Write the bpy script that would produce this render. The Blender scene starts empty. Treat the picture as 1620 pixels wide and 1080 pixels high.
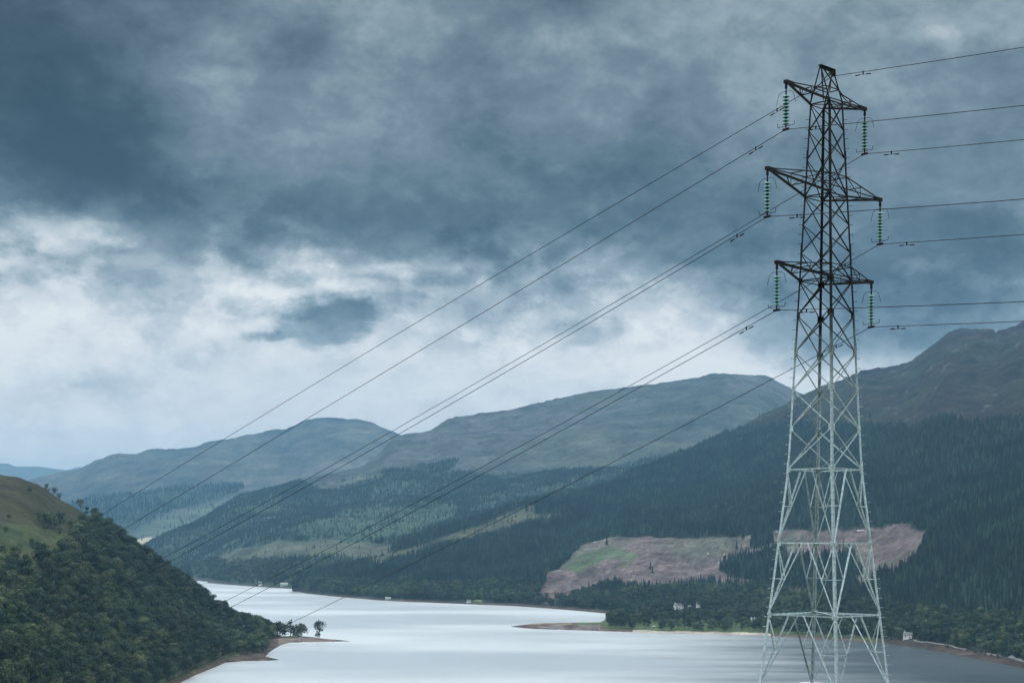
import bpy, bmesh, math, random
import numpy as np
from mathutils import Vector, Matrix

# ------------------------------------------------------------------ scene, camera, sky, sun, exposure
sc = bpy.context.scene
COL = sc.collection
F = 2560.0            # focal length in photo pixels (photo 1620 x 1080)
HOR = 858.0           # horizon row in the photo
CX = 810.0
EYE = 90.0            # eye height above the loch (m)
ROLL = 0.0044
random.seed(7)
RNG = np.random.default_rng(11)

cam_d = bpy.data.cameras.new("camera")
cam = bpy.data.objects.new("camera", cam_d)
COL.objects.link(cam)
cam.location = (0, 0, EYE)
cam.rotation_mode = 'XYZ'
cam.matrix_world = Matrix.Translation((0, 0, EYE)) @ Matrix.Rotation(math.radians(90), 4, 'X') @ Matrix.Rotation(ROLL, 4, 'Z')
cam_d.sensor_width = 36.0
cam_d.lens = F / 1620.0 * 36.0
cam_d.shift_y = (HOR - 540.0) / 1620.0
cam_d.clip_start = 0.5
cam_d.clip_end = 90000.0
sc.camera = cam

SUN_AZ, SUN_EL = math.radians(-125), math.radians(42)   # behind the camera, to the left (azimuth from +Y towards +X)


def lin(c):
    c = c / 255.0
    return c / 12.92 if c <= 0.04045 else ((c + 0.055) / 1.055) ** 2.4


def rgb(r, g, b):
    return (lin(r), lin(g), lin(b), 1.0)


world = bpy.data.worlds.new("World")
sc.world = world
world.use_nodes = True


def build_sky():
    nt = world.node_tree
    nt.nodes.clear()
    N, L = nt.nodes.new, nt.links.new

    def math_(op, a, b=None, c=None, clamp=False):
        n = N('ShaderNodeMath'); n.operation = op; n.use_clamp = clamp
        for i, v in enumerate((a, b, c)):
            if v is None:
                continue
            if isinstance(v, (int, float)):
                n.inputs[i].default_value = v
            else:
                L(v, n.inputs[i])
        return n.outputs[0]

    def noise(vec, scale, detail, rough, dist=0.0):
        n = N('ShaderNodeTexNoise'); n.inputs['Scale'].default_value = scale
        n.inputs['Detail'].default_value = detail; n.inputs['Roughness'].default_value = rough
        n.inputs['Distortion'].default_value = dist
        L(vec, n.inputs['Vector'])
        return n

    tc = N('ShaderNodeTexCoord')
    sep = N('ShaderNodeSeparateXYZ'); L(tc.outputs['Generated'], sep.inputs[0])
    az = math_('ARCTAN2', sep.outputs[0], sep.outputs[1])
    el = math_('ARCSINE', sep.outputs[2])
    u = math_('MULTIPLY', az, 2.56)
    v = math_('MULTIPLY', el, 2.56)
    comb = N('ShaderNodeCombineXYZ'); L(u, comb.inputs[0]); L(v, comb.inputs[1])
    # flattened direction for the cloud noises: clouds are wider than tall
    mp = N('ShaderNodeMapping'); mp.inputs['Scale'].default_value = (1.0, 1.0, 1.55)
    L(tc.outputs['Generated'], mp.inputs[0])
    # domain warp
    def warp(vec_in, scale, amt, detail=3.0):
        nz = noise(mp.outputs[0], scale, detail, 0.60)
        s = N('ShaderNodeVectorMath'); s.operation = 'SUBTRACT'
        L(nz.outputs['Color'], s.inputs[0]); s.inputs[1].default_value = (0.5, 0.5, 0.5)
        m = N('ShaderNodeVectorMath'); m.operation = 'MULTIPLY'
        L(s.outputs[0], m.inputs[0]); m.inputs[1].default_value = (amt, amt * 0.75, 0)
        a = N('ShaderNodeVectorMath'); a.operation = 'ADD'
        L(vec_in, a.inputs[0]); L(m.outputs[0], a.inputs[1])
        return a.outputs[0]
    p = warp(comb.outputs[0], 5.0, 0.30, 4.0)
    p = warp(p, 16.0, 0.10, 8.0)
    p = warp(p, 55.0, 0.028, 6.0)
    sp = N('ShaderNodeSeparateXYZ'); L(p, sp.inputs[0])
    # brightness against elevation (photo rows turned into elevation)
    prof = [(858, .95), (760, .93), (690, .94), (600, .92), (540, .86), (500, .78), (462, .67), (425, .57), (385, .48), (330, .43), (220, .43),
            (100, .44), (0, .45), (-150, .70), (-500, .97), (-2500, .9), (-3400, .9)]
    ramp = N('ShaderNodeValToRGB'); ramp.color_ramp.interpolation = 'B_SPLINE'
    vmax = math.atan((HOR + 3400) / F) * 2.56
    def vel(y): return max(0.0, math.atan((HOR - y) / F) * 2.56 / vmax)
    els = ramp.color_ramp.elements
    els[0].position = 0; els[0].color = (prof[0][1],) * 3 + (1,)
    els[1].position = 1; els[1].color = (prof[-1][1],) * 3 + (1,)
    for y, b in prof[1:-1]:
        e = els.new(vel(y)); e.color = (b, b, b, 1)
    L(math_('DIVIDE', sp.outputs[1], vmax), ramp.inputs[0])
    B = ramp.outputs[0]
    # broad cloud masses: centre and half-size in photo pixels, gain
    blobs = [
        (60, 215, 170, 125, -.38), (0, 10, 230, 110, -.24), (170, 260, 120, 60, -.12), (250, 60, 120, 60, -.08),
        (300, 150, 110, 60, +.10), (420, 175, 90, 60, +.05), (335, 130, 60, 35, +.04),
        (100, 385, 190, 45, +.13), (30, 430, 140, 30, +.06),
        (390, 350, 170, 42, -.13), (230, 330, 140, 40, -.07), (440, 115, 42, 55, -.14), (560, 90, 80, 60, +.03),
        (610, 190, 90, 70, +.05), (640, 350, 70, 60, -.06), (740, 360, 60, 60, -.10), (760, 160, 60, 130, -.06),
        (508, 515, 90, 40, -.12), (330, 425, 90, 22, -.08), (435, 532, 45, 12, -.16), (570, 440, 95, 18, +.26), (425, 488, 45, 16, +.18), (330, 470, 60, 16, +.10), (440, 450, 50, 16, -.12), (380, 505, 20, 14, -.12), (160, 420, 60, 12, -.10), (20, 440, 50, 12, -.08),
        (690, 432, 60, 26, +.14), (725, 425, 26, 16, +.10), (640, 480, 60, 30, -.06), (760, 500, 70, 26, -.10),
        (300, 440, 120, 40, +.0), (300, 500, 90, 25, +.02), (120, 500, 200, 30, +.06),
        (900, 330, 120, 110, -.14), (1080, 330, 160, 110, -.14), (1150, 430, 130, 60, -.12), (930, 470, 60, 40, -.08),
        (1010, 540, 40, 40, -.08), (1010, 130, 90, 80, +.02), (900, 5, 110, 45, -.16), (1130, 60, 120, 60, +.05),
        (1450, 470, 190, 85, -.30), (1570, 380, 120, 60, -.10), (1240, 520, 90, 30, -.10),
        (1410, 110, 70, 55, +.10), (1560, 15, 110, 32, +.20), (1500, 70, 70, 40, -.08), (1480, 250, 120, 60, +.04),
        (1330, 250, 80, 100, -.03), (1180, 570, 100, 30, +.06), (1420, 545, 60, 16, +.10), (850, 560, 100, 30, +.04),
        (130, 600, 160, 35, -.04), (60, 700, 160, 40, +.06),
    ]
    for (bx, by, sx, sy, amp) in blobs:
        uu = (bx - CX) / F; vv = (HOR - by) / F
        ca = math.atan(uu) * 2.56; ce = math.atan(vv / math.sqrt(1 + uu * uu)) * 2.56
        s = N('ShaderNodeVectorMath'); s.operation = 'SUBTRACT'
        L(p, s.inputs[0]); s.inputs[1].default_value = (ca, ce, 0)
        m = N('ShaderNodeVectorMath'); m.operation = 'MULTIPLY'
        L(s.outputs[0], m.inputs[0]); m.inputs[1].default_value = (1000 / sx, 1000 / sy, 0)
        d = N('ShaderNodeVectorMath'); d.operation = 'DOT_PRODUCT'
        L(m.outputs[0], d.inputs[0]); L(m.outputs[0], d.inputs[1])
        g = math_('POWER', 0.42, d.outputs['Value'])
        B = math_('MULTIPLY_ADD', g, amp, B)
    # billows and wisps
    n1 = noise(mp.outputs[0], 9.0, 7.0, 0.55, 0.35)
    n2 = noise(mp.outputs[0], 30.0, 8.0, 0.58, 0.3)
    B = math_('MULTIPLY_ADD', math_('SUBTRACT', n1.outputs[0], 0.5), 0.34, B)
    B = math_('MULTIPLY_ADD', math_('SUBTRACT', n2.outputs[0], 0.5), 0.27, B)
    n3 = noise(mp.outputs[0], 15.0, 6.0, 0.6, 0.6)
    B = math_('MULTIPLY_ADD', math_('SUBTRACT', 0.12, math_('ABSOLUTE', math_('SUBTRACT', n3.outputs[0], 0.5))), 0.36, B)
    # crisp, torn edges where the deck breaks up; softer in the dark deck above
    wgt = math_('MULTIPLY_ADD', math_('POWER', 2.718, math_('MULTIPLY', math_('POWER', math_('MULTIPLY', math_('SUBTRACT', v, 0.40), 6.5), 2.0), -1.0)), 0.62, 0.26)
    for scl, amp, lo, hi_, off in ((6.0, 0.17, .47, .56, 3.1), (15.0, 0.12, .48, .56, 7.7), (38.0, 0.06, .46, .58, 1.3)):
        mo = N('ShaderNodeMapping'); mo.inputs['Location'].default_value = (off, off * .7, -off); L(mp.outputs[0], mo.inputs[0])
        nn_ = noise(mo.outputs[0], scl, 10.0, 0.60)
        ms_ = N('ShaderNodeMapRange'); ms_.interpolation_type = 'SMOOTHSTEP'
        ms_.inputs['From Min'].default_value = lo; ms_.inputs['From Max'].default_value = hi_
        ms_.inputs['To Min'].default_value = -.5; ms_.inputs['To Max'].default_value = .5
        L(nn_.outputs[0], ms_.inputs['Value'])
        B = math_('MULTIPLY_ADD', math_('MULTIPLY', ms_.outputs[0], wgt), amp, B)
    # compact puffs with an edge of their own
    for (bx, by, sx, sy, amp, rag) in ((500, 492, 112, 52, .13, 1.6), (508, 510, 96, 45, -.42, 1.5), (425, 534, 46, 10, -.22, 1.6), (710, 436, 60, 18, -.12, 1.8), (780, 400, 90, 44, -.12, 1.5),
                                       (120, 372, 120, 26, .16, 1.5), (215, 402, 100, 22, .05, 1.6), (560, 452, 70, 12, .16, 1.7), (930, 520, 70, 22, -.16, 1.6), (1010, 548, 40, 16, -.16, 1.7)):
        uu = (bx - CX) / F; vv = (HOR - by) / F
        ca = math.atan(uu) * 2.56; ce = math.atan(vv / math.sqrt(1 + uu * uu)) * 2.56
        s = N('ShaderNodeVectorMath'); s.operation = 'SUBTRACT'
        L(comb.outputs[0], s.inputs[0]); s.inputs[1].default_value = (ca, ce, 0)
        m = N('ShaderNodeVectorMath'); m.operation = 'MULTIPLY'
        L(s.outputs[0], m.inputs[0]); m.inputs[1].default_value = (1000 / sx, 1000 / sy, 0)
        d = N('ShaderNodeVectorMath'); d.operation = 'DOT_PRODUCT'
        L(m.outputs[0], d.inputs[0]); L(m.outputs[0], d.inputs[1])
        q = math_('MULTIPLY_ADD', math_('SUBTRACT', n2.outputs[0], 0.5), rag * 2.2, d.outputs['Value'])
        q = math_('MULTIPLY_ADD', math_('SUBTRACT', n3.outputs[0], 0.5), rag * 2.0, q)
        ms_ = N('ShaderNodeMapRange'); ms_.interpolation_type = 'SMOOTHSTEP'
        ms_.inputs['From Min'].default_value = 0.20; ms_.inputs['From Max'].default_value = 1.55
        ms_.inputs['To Min'].default_value = 1; ms_.inputs['To Max'].default_value = 0
        L(q, ms_.inputs['Value'])
        B = math_('MULTIPLY_ADD', ms_.outputs[0], amp, B)
    n4 = noise(mp.outputs[0], 75.0, 6.0, 0.6, 0.2)
    B = math_('MULTIPLY_ADD', math_('SUBTRACT', n4.outputs[0], 0.5), 0.12, B)
    cr = N('ShaderNodeValToRGB')
    stops = [(0.0, (33, 41, 45)), (.15, (54, 66, 72)), (.30, (84, 100, 108)), (.45, (117, 133, 141)), (.60, (157, 171, 177)),
             (.75, (202, 210, 213)), (.88, (237, 239, 239)), (1.0, (255, 255, 251))]
    els = cr.color_ramp.elements
    els[0].position = stops[0][0]; els[0].color = rgb(*stops[0][1])
    els[1].position = 1.0; els[1].color = rgb(*stops[-1][1])
    for s_, c_ in stops[1:-1]:
        e = els.new(s_); e.color = rgb(*c_)
    L(B, cr.inputs[0])
    # unseen sky above and behind the frame, boosted to brighten water and land
    hi = N('ShaderNodeMapRange'); hi.inputs['From Min'].default_value = 0.33; hi.inputs['From Max'].default_value = 0.60
    hi.inputs['To Min'].default_value = 1.0; hi.inputs['To Max'].default_value = SKY_TOP
    L(el, hi.inputs['Value'])
    mul = N('ShaderNodeVectorMath'); mul.operation = 'SCALE'
    L(cr.outputs[0], mul.inputs[0]); L(hi.outputs[0], mul.inputs['Scale'])
    sky = N('ShaderNodeTexSky'); sky.sky_type = 'NISHITA'; sky.sun_disc = False
    sky.sun_elevation = SUN_EL; sky.sun_rotation = SUN_AZ
    bg1 = N('ShaderNodeBackground'); L(sky.outputs[0], bg1.inputs[0]); bg1.inputs[1].default_value = 0.05
    bg2 = N('ShaderNodeBackground'); L(mul.outputs[0], bg2.inputs[0]); bg2.inputs[1].default_value = 1.0
    mix = N('ShaderNodeMixShader'); mix.inputs[0].default_value = 0.93     # thick cloud, a little blue sky through it
    L(bg1.outputs[0], mix.inputs[1]); L(bg2.outputs[0], mix.inputs[2])
    out = N('ShaderNodeOutputWorld'); L(mix.outputs[0], out.inputs['Surface'])


SKY_TOP = 2.6
build_sky()

sun_d = bpy.data.lights.new("sun", 'SUN')
sun_d.energy = 0.7
sun_d.angle = math.radians(14)
sun_d.color = (1.0, 0.985, 0.96)
sun = bpy.data.objects.new("sun", sun_d)
COL.objects.link(sun)
sdir = Vector((math.sin(SUN_AZ) * math.cos(SUN_EL), math.cos(SUN_AZ) * math.cos(SUN_EL), math.sin(SUN_EL)))
sun.rotation_euler = sdir.to_track_quat('Z', 'Y').to_euler()
sun.location = (0, 0, 200)

sc.view_settings.view_transform = 'Standard'
sc.view_settings.look = 'None'
sc.view_settings.exposure = 0.0
sc.view_settings.gamma = 1.0
try:
    sc.cycles.use_denoising = True
    sc.cycles.denoiser = 'OPENIMAGEDENOISE'
    sc.cycles.denoising_input_passes = 'RGB_ALBEDO_NORMAL'
    sc.cycles.max_bounces = 6
    sc.cycles.volume_bounces = 0
    sc.cycles.transparent_max_bounces = 12
except Exception as e:
    print(e)

# ------------------------------------------------------------------ helpers


def tag(o, label=None, cat=None, group=None, kind=None):
    if label: o['label'] = label
    if cat: o['category'] = cat
    if group: o['group'] = group
    if kind: o['kind'] = kind
    return o


def empty(name, loc=(0, 0, 0), rz=0.0, **k):
    o = bpy.data.objects.new(name, None)
    COL.objects.link(o)
    o.location = loc
    o.rotation_euler = (0, 0, rz)
    o.empty_display_size = 0.3
    return tag(o, **k)


THIN = 0.60


class MB:
    """collects vertices and faces of one mesh"""
    def __init__(s):
        s.v = []; s.f = []

    def add(s, vs, fs):
        n = len(s.v)
        s.v += [tuple(a) for a in vs]
        s.f += [tuple(i + n for i in f) for f in fs]
        return s

    def box(s, c, size, rot=None):
        hx, hy, hz = [a / 2 for a in size]
        vs = [Vector((x, y, z)) for x in (-hx, hx) for y in (-hy, hy) for z in (-hz, hz)]
        if rot is not None:
            vs = [rot @ a for a in vs]
        c = Vector(c)
        return s.add([a + c for a in vs], [(0, 1, 3, 2), (4, 6, 7, 5), (0, 4, 5, 1), (2, 3, 7, 6), (0, 2, 6, 4), (1, 5, 7, 3)])

    def bar(s, a, b, w, h, up=Vector((0, 0, 1)), off=(0, 0)):
        """box along a-b, w wide across, h along up"""
        a, b = Vector(a), Vector(b)
        d = (b - a)
        if d.length < 1e-6: return s
        d.normalize()
        x = d.cross(up)
        if x.length < 1e-4: x = d.cross(Vector((1, 0, 0)))
        x.normalize(); y = x.cross(d).normalized()
        o = x * off[0] + y * off[1]
        vs = []
        for p in (a, b):
            for sx, sy in ((-1, -1), (1, -1), (1, 1), (-1, 1)):
                vs.append(p + o + x * sx * w / 2 + y * sy * h / 2)
        return s.add(vs, [(0, 3, 2, 1), (4, 5, 6, 7), (0, 1, 5, 4), (1, 2, 6, 5), (2, 3, 7, 6), (3, 0, 4, 7)])

    def angle(s, a, b, w, out, t=0.012):
        w *= THIN
        """L section: one flange lies in the face (normal out), the other stands inwards"""
        out = Vector(out)
        s.bar(a, b, w, t, up=out)
        s.bar(a, b, t, w, up=out, off=(w / 2 - t / 2, -w / 2 - t / 2))
        return s

    def tube(s, pts, r, n=6, cap=True):
        pts = [Vector(p) for p in pts]
        rs = r if isinstance(r, (list, tuple)) else [r] * len(pts)
        base = len(s.v)
        ref = Vector((0, 0, 1))
        for i, p in enumerate(pts):
            d = (pts[min(i + 1, len(pts) - 1)] - pts[max(i - 1, 0)]).normalized()
            x = d.cross(ref)
            if x.length < 1e-3: x = d.cross(Vector((1, 0, 0)))
            x.normalize(); y = x.cross(d).normalized()
            for k in range(n):
                a = 2 * math.pi * k / n
                s.v.append(tuple(p + (x * math.cos(a) + y * math.sin(a)) * rs[i]))
        for i in range(len(pts) - 1):
            for k in range(n):
                a = base + i * n + k; b = base + i * n + (k + 1) % n
                s.f.append((a, b, b + n, a + n))
        if cap:
            s.f.append(tuple(base + k for k in range(n))[::-1])
            s.f.append(tuple(base + (len(pts) - 1) * n + k for k in range(n)))
        return s

    def lathe(s, c, prof, n=14):
        """prof: (radius, z) list round a vertical axis through c"""
        base = len(s.v); c = Vector(c)
        for r, z in prof:
            for k in range(n):
                a = 2 * math.pi * k / n
                s.v.append((c.x + r * math.cos(a), c.y + r * math.sin(a), c.z + z))
        for i in range(len(prof) - 1):
            for k in range(n):
                a = base + i * n + k; b = base + i * n + (k + 1) % n
                s.f.append((a, b, b + n, a + n))
        return s

    def mesh(s, name, mats, smooth=False):
        me = bpy.data.meshes.new(name)
        me.from_pydata(s.v, [], s.f)
        for m in (mats if isinstance(mats, (list, tuple)) else [mats]):
            me.materials.append(m)
        if smooth:
            me.polygons.foreach_set('use_smooth', [True] * len(me.polygons))
        me.update()
        return me

    def build(s, name, mat, parent=None, smooth=False):
        o = bpy.data.objects.new(name, s.mesh(name, mat, smooth))
        COL.objects.link(o)
        if parent is not None: o.parent = parent
        return o


def new_mat(name):
    m = bpy.data.materials.new(name); m.use_nodes = True
    nt = m.node_tree
    b = nt.nodes['Principled BSDF']
    return m, nt, b


def simple_mat(name, col, rough=0.7, metal=0.0, var=0.25, scale=3.0, bump=0.0, spec=0.5):
    m, nt, b = new_mat(name)
    N, L = nt.nodes.new, nt.links.new
    b.inputs['Roughness'].default_value = rough
    b.inputs['Metallic'].default_value = metal
    b.inputs['Specular IOR Level'].default_value = spec
    tc = N('ShaderNodeTexCoord')
    nz = N('ShaderNodeTexNoise'); nz.inputs['Scale'].default_value = scale; nz.inputs['Detail'].default_value = 6
    L(tc.outputs['Object'], nz.inputs['Vector'])
    r = N('ShaderNodeValToRGB')
    r.color_ramp.elements[0].position = 0.3; r.color_ramp.elements[1].position = 0.7
    r.color_ramp.elements[0].color = tuple(c * (1 - var) for c in col[:3]) + (1,)
    r.color_ramp.elements[1].color = tuple(min(1, c * (1 + var)) for c in col[:3]) + (1,)
    L(nz.outputs[0], r.inputs[0]); L(r.outputs[0], b.inputs['Base Color'])
    if bump:
        bp = N('ShaderNodeBump'); bp.inputs['Strength'].default_value = bump
        L(nz.outputs[0], bp.inputs['Height']); L(bp.outputs[0], b.inputs['Normal'])
    return m


# numpy gradient noise
_perm = np.random.default_rng(5).permutation(4096)
_ga = np.random.default_rng(6).uniform(0, 2 * np.pi, 4096)


def perlin(x, y):
    xi = np.floor(x).astype(np.int64); yi = np.floor(y).astype(np.int64)
    xf = x - xi; yf = y - yi
    def g(ix, iy, fx, fy):
        h = _perm[(_perm[ix & 4095] + iy) & 4095]
        a = _ga[h]
        return np.cos(a) * fx + np.sin(a) * fy
    u = xf * xf * xf * (xf * (xf * 6 - 15) + 10); v = yf * yf * yf * (yf * (yf * 6 - 15) + 10)
    a = g(xi, yi, xf, yf); b = g(xi + 1, yi, xf - 1, yf)
    c = g(xi, yi + 1, xf, yf - 1); d = g(xi + 1, yi + 1, xf - 1, yf - 1)
    return (a + u * (b - a)) + v * ((c + u * (d - c)) - (a + u * (b - a)))


def fbm(x, y, octv=5, gain=0.5, ridged=False):
    s = 0; a = 1.0; t = 0
    for i in range(octv):
        n = perlin(x * 2 ** i + 17.3 * i, y * 2 ** i - 9.1 * i) * 1.5
        if ridged: n = 1 - 2 * np.abs(n)
        s = s + n * a; t += a; a *= gain
    return s / t


def unroll(px, y):
    return px - ROLL * (HOR - y), y - ROLL * (px - CX)


def W(px, y, Y):
    """world point seen at photo pixel px,y at depth Y"""
    x0, y0 = unroll(px, y)
    return Vector(((x0 - CX) / F * Y, Y, EYE - (y0 - HOR) / F * Y))


def depth_at(px, y, z=0.0):
    """depth at which the ray through px,y meets height z"""
    x0, y0 = unroll(px, y)
    return (EYE - z) * F / (y0 - HOR)


def project(X, Y, Z):
    x0 = CX + F * X / Y; y0 = HOR - F * (Z - EYE) / Y
    return x0 + ROLL * (HOR - y0), y0 + ROLL * (x0 - CX)


def in_poly(x, y, poly):
    inside = np.zeros(np.shape(x), bool)
    n = len(poly)
    for i in range(n):
        x1, y1 = poly[i]; x2, y2 = poly[(i + 1) % n]
        if y1 == y2: continue
        c = ((y1 > y) != (y2 > y)) & (x < (x2 - x1) * (y - y1) / (y2 - y1) + x1)
        inside ^= c
    return inside


def grid_mesh(name, P, cols, mat, smooth=True):
    """P (R,C,3) vertices, cols (R,C,3) colours in attribute Col"""
    R_, C_ = P.shape[:2]
    idx = np.arange(R_ * C_).reshape(R_, C_)
    f = np.stack([idx[:-1, :-1], idx[:-1, 1:], idx[1:, 1:], idx[1:, :-1]], -1).reshape(-1, 4)
    me = bpy.data.meshes.new(name)
    me.vertices.add(R_ * C_)
    me.vertices.foreach_set('co', P.reshape(-1).astype(np.float32))
    me.loops.add(f.size)
    me.loops.foreach_set('vertex_index', f.reshape(-1).astype(np.int32))
    me.polygons.add(len(f))
    me.polygons.foreach_set('loop_start', (np.arange(len(f)) * 4).astype(np.int32))
    me.polygons.foreach_set('loop_total', np.full(len(f), 4, np.int32))
    me.polygons.foreach_set('use_smooth', np.full(len(f), smooth))
    me.update(calc_edges=True)
    if cols is not None:
        at = me.color_attributes.new('Col', 'FLOAT_COLOR', 'POINT')
        c4 = np.ones((R_ * C_, 4), np.float32); c4[:, :3] = cols.reshape(-1, 3)
        at.data.foreach_set('color', c4.reshape(-1))
    me.materials.append(mat)
    o = bpy.data.objects.new(name, me)
    COL.objects.link(o)
    return o


def terrain_mat(name, s1, s2, bump, dist):
    """ground colour from the land-cover attribute, broken up by two sizes of clutter"""
    m, nt, b = new_mat(name)
    N, L = nt.nodes.new, nt.links.new
    b.inputs['Roughness'].default_value = 0.95
    b.inputs['Specular IOR Level'].default_value = 0.15
    at = N('ShaderNodeAttribute'); at.attribute_name = 'Col'
    g = N('ShaderNodeNewGeometry')
    h = None
    col = at.outputs['Color']
    for s, lo, hi in ((s1, 0.62, 1.42), (s2, 0.6, 1.5)):
        nz = N('ShaderNodeTexNoise'); nz.inputs['Scale'].default_value = s; nz.inputs['Detail'].default_value = 7
        nz.inputs['Roughness'].default_value = 0.62
        L(g.outputs['Position'], nz.inputs['Vector'])
        mr = N('ShaderNodeMapRange'); mr.inputs['From Min'].default_value = 0.32; mr.inputs['From Max'].default_value = 0.68
        mr.inputs['To Min'].default_value = lo; mr.inputs['To Max'].default_value = hi
        L(nz.outputs[0], mr.inputs['Value'])
        v = N('ShaderNodeVectorMath'); v.operation = 'SCALE'
        L(col, v.inputs[0]); L(mr.outputs[0], v.inputs['Scale']); col = v.outputs[0]
        h = nz
    L(col, b.inputs['Base Color'])
    bp = N('ShaderNodeBump'); bp.inputs['Strength'].default_value = bump; bp.inputs['Distance'].default_value = dist
    L(h.outputs[0], bp.inputs['Height']); L(bp.outputs[0], b.inputs['Normal'])
    return m


# ------------------------------------------------------------------ terrain layers
class Layer:
    """a hill: for each column of bearings a shore point and a crest point with depth; the slope between is a shaped profile with relief"""
    def __init__(s, cols, step, rows, tpow, relief, seed, back=0.45, tmax=1.5, sub=0.06, crag=0.0, rowpow=1.0):
        cols = np.array(cols, float)          # px, y_shore, d_shore(0: water level), y_top, d_top
        px = np.arange(cols[0, 0], cols[-1, 0] + 1e-6, step)
        ys, yt, dt = [np.interp(px, cols[:, 0], cols[:, k]) for k in (1, 3, 4)]
        dc = np.where(cols[:, 2] > 0, cols[:, 2], EYE * F / np.maximum(cols[:, 1] - ROLL * (cols[:, 0] - CX) - HOR, 2))
        d0 = np.interp(px, cols[:, 0], dc)
        z1 = EYE - (yt - ROLL * (px - CX) - HOR) / F * dt
        t = np.concatenate([np.linspace(-sub, 0, 6)[:-1], np.linspace(0, 1, rows) ** rowpow, np.linspace(1, tmax, 24)[1:]])
        T = t[:, None] * np.ones_like(px)[None, :]
        D = d0 + (dt - d0) * T
        x0 = px - ROLL * (HOR - (yt + ys) / 2)
        X = (x0 - CX) / F * D
        tc = np.clip(T, 0, 1)
        g = tc ** tpow
        Z = 0.2 + (z1 - 0.2) * g
        Z = np.where(T < 0, 0.2 + T / sub * 8.0, Z)
        fall = np.clip(T - 1, 0, None)
        Z = Z - (fall ** 1.3) * back * np.maximum(z1, 40) - 0.0
        win = np.clip(tc * 5, 0, 1) * (1 - 0.90 * np.clip((tc - 0.6) / 0.4, 0, 1) ** 2)
        L1, A1 = relief
        n = fbm(X / L1 + seed, D / (L1 * 1.3) + seed * 2, 6, 0.5)
        wx = fbm(X / (L1 * .3) + 11, D / (L1 * .45), 3) * L1 * .25; wy = fbm(X / (L1 * .3) - 31, D / (L1 * .45), 3) * L1 * .4
        n2 = fbm((X + wx) / (L1 * .20) - seed, (D + wy) / (L1 * .42) + seed, 6, 0.6)
        Z = Z + win * (A1 * n * 1.6) + np.clip(tc * 3, 0, 1) * (n2 + 0.2) * A1 * (0.17 + crag * np.clip((tc - .45) * 3, 0, 1))
        s.X, s.Y, s.Z, s.T, s.px = X, D, Z, T, px
        s.PX, s.PY = project(X, D, Z)
        s.jit = fbm(X / (L1 * .16) + 3, D / (L1 * .2), 4)
        s.jit2 = fbm(X / (L1 * .16) + 33, D / (L1 * .2) + 50, 4)

    def zone(s, poly, j=4.0):
        return in_poly(s.PX + s.jit * j, s.PY + s.jit2 * j * 0.6, poly)

    def locate(s, px, y):
        """surface point seen at px,y: first row from the near side whose projection rises past y"""
        c = int(np.clip(round((px - s.px[0]) / (s.px[1] - s.px[0])), 0, len(s.px) - 1))
        col = s.PY[:, c]
        r = int(np.argmax(col <= y)) if np.any(col <= y) else len(col) - 1
        return Vector((s.X[r, c], s.Y[r, c], s.Z[r, c]))

    def scatter(s, dens, occ=None, margin=14.0, hgt=15.0, hide=None):
        """random points with the given density per square metre (plan), roughly only where seen"""
        ax = s.X[:-1, 1:] - s.X[:-1, :-1]; ay = s.Y[:-1, 1:] - s.Y[:-1, :-1]; bx = s.X[1:, :-1] - s.X[:-1, :-1]; by = s.Y[1:, :-1] - s.Y[:-1, :-1]
        area = np.abs(ax * by - ay * bx)
        top = s.PY - hgt * F / s.Y
        run = np.minimum.accumulate(s.PY, axis=0)
        run = np.vstack([np.full((1, run.shape[1]), 9999.0), run[:-1]])
        vis = top[:-1, :-1] < run[:-1, :-1] + margin
        if occ is not None:
            o = np.interp(s.px, occ[0], occ[1], left=9999, right=9999)
            vis &= top[:-1, :-1] < o[None, :-1] + margin
        lam = area * dens[:-1, :-1] * vis * (s.Z[:-1, :-1] > 0.6)
        k = RNG.poisson(lam)
        r, c = np.nonzero(k)
        rep = k[r, c]; r = np.repeat(r, rep); c = np.repeat(c, rep)
        a = RNG.random(len(r)); b = RNG.random(len(r))
        def ip(A): return (A[r, c] * (1 - a) * (1 - b) + A[r, c + 1] * a * (1 - b) + A[r + 1, c] * (1 - a) * b + A[r + 1, c + 1] * a * b)
        pts = np.stack([ip(s.X), ip(s.Y), ip(s.Z)], -1)
        if hide is not None and len(pts):
            qx, qy = project(pts[:, 0], pts[:, 1], pts[:, 2])
            keep = np.ones(len(pts), bool)
            for (hx, hy, hw, hh) in hide:
                keep &= ~((np.abs(qx - hx) < hw / 2 + 3) & (qy > hy - 1) & (qy < hy + hh))
            pts = pts[keep]
        return pts

    def skyline(s):
        return s.px, s.PY.min(axis=0)


def C(*c): return np.array(c, float)


def paint(base, m, col):
    base[m] = col


# ---- small buildings and clearings kept free of trees: px, y of base, width px, clear height px
CLEAR = [(1073, 964, 16, 14), (1107, 962, 7, 10), (1092, 963, 6, 9), (1191, 982, 10, 10), (1441, 1009, 18, 12), (1365, 842, 26, 12),
         (413, 927, 12, 8), (450, 925, 16, 8), (744, 953, 12, 8), (615, 948, 14, 8), (1034, 990, 10, 8), (1141, 987, 12, 6),
         (1013, 989, 8, 6)]

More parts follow.
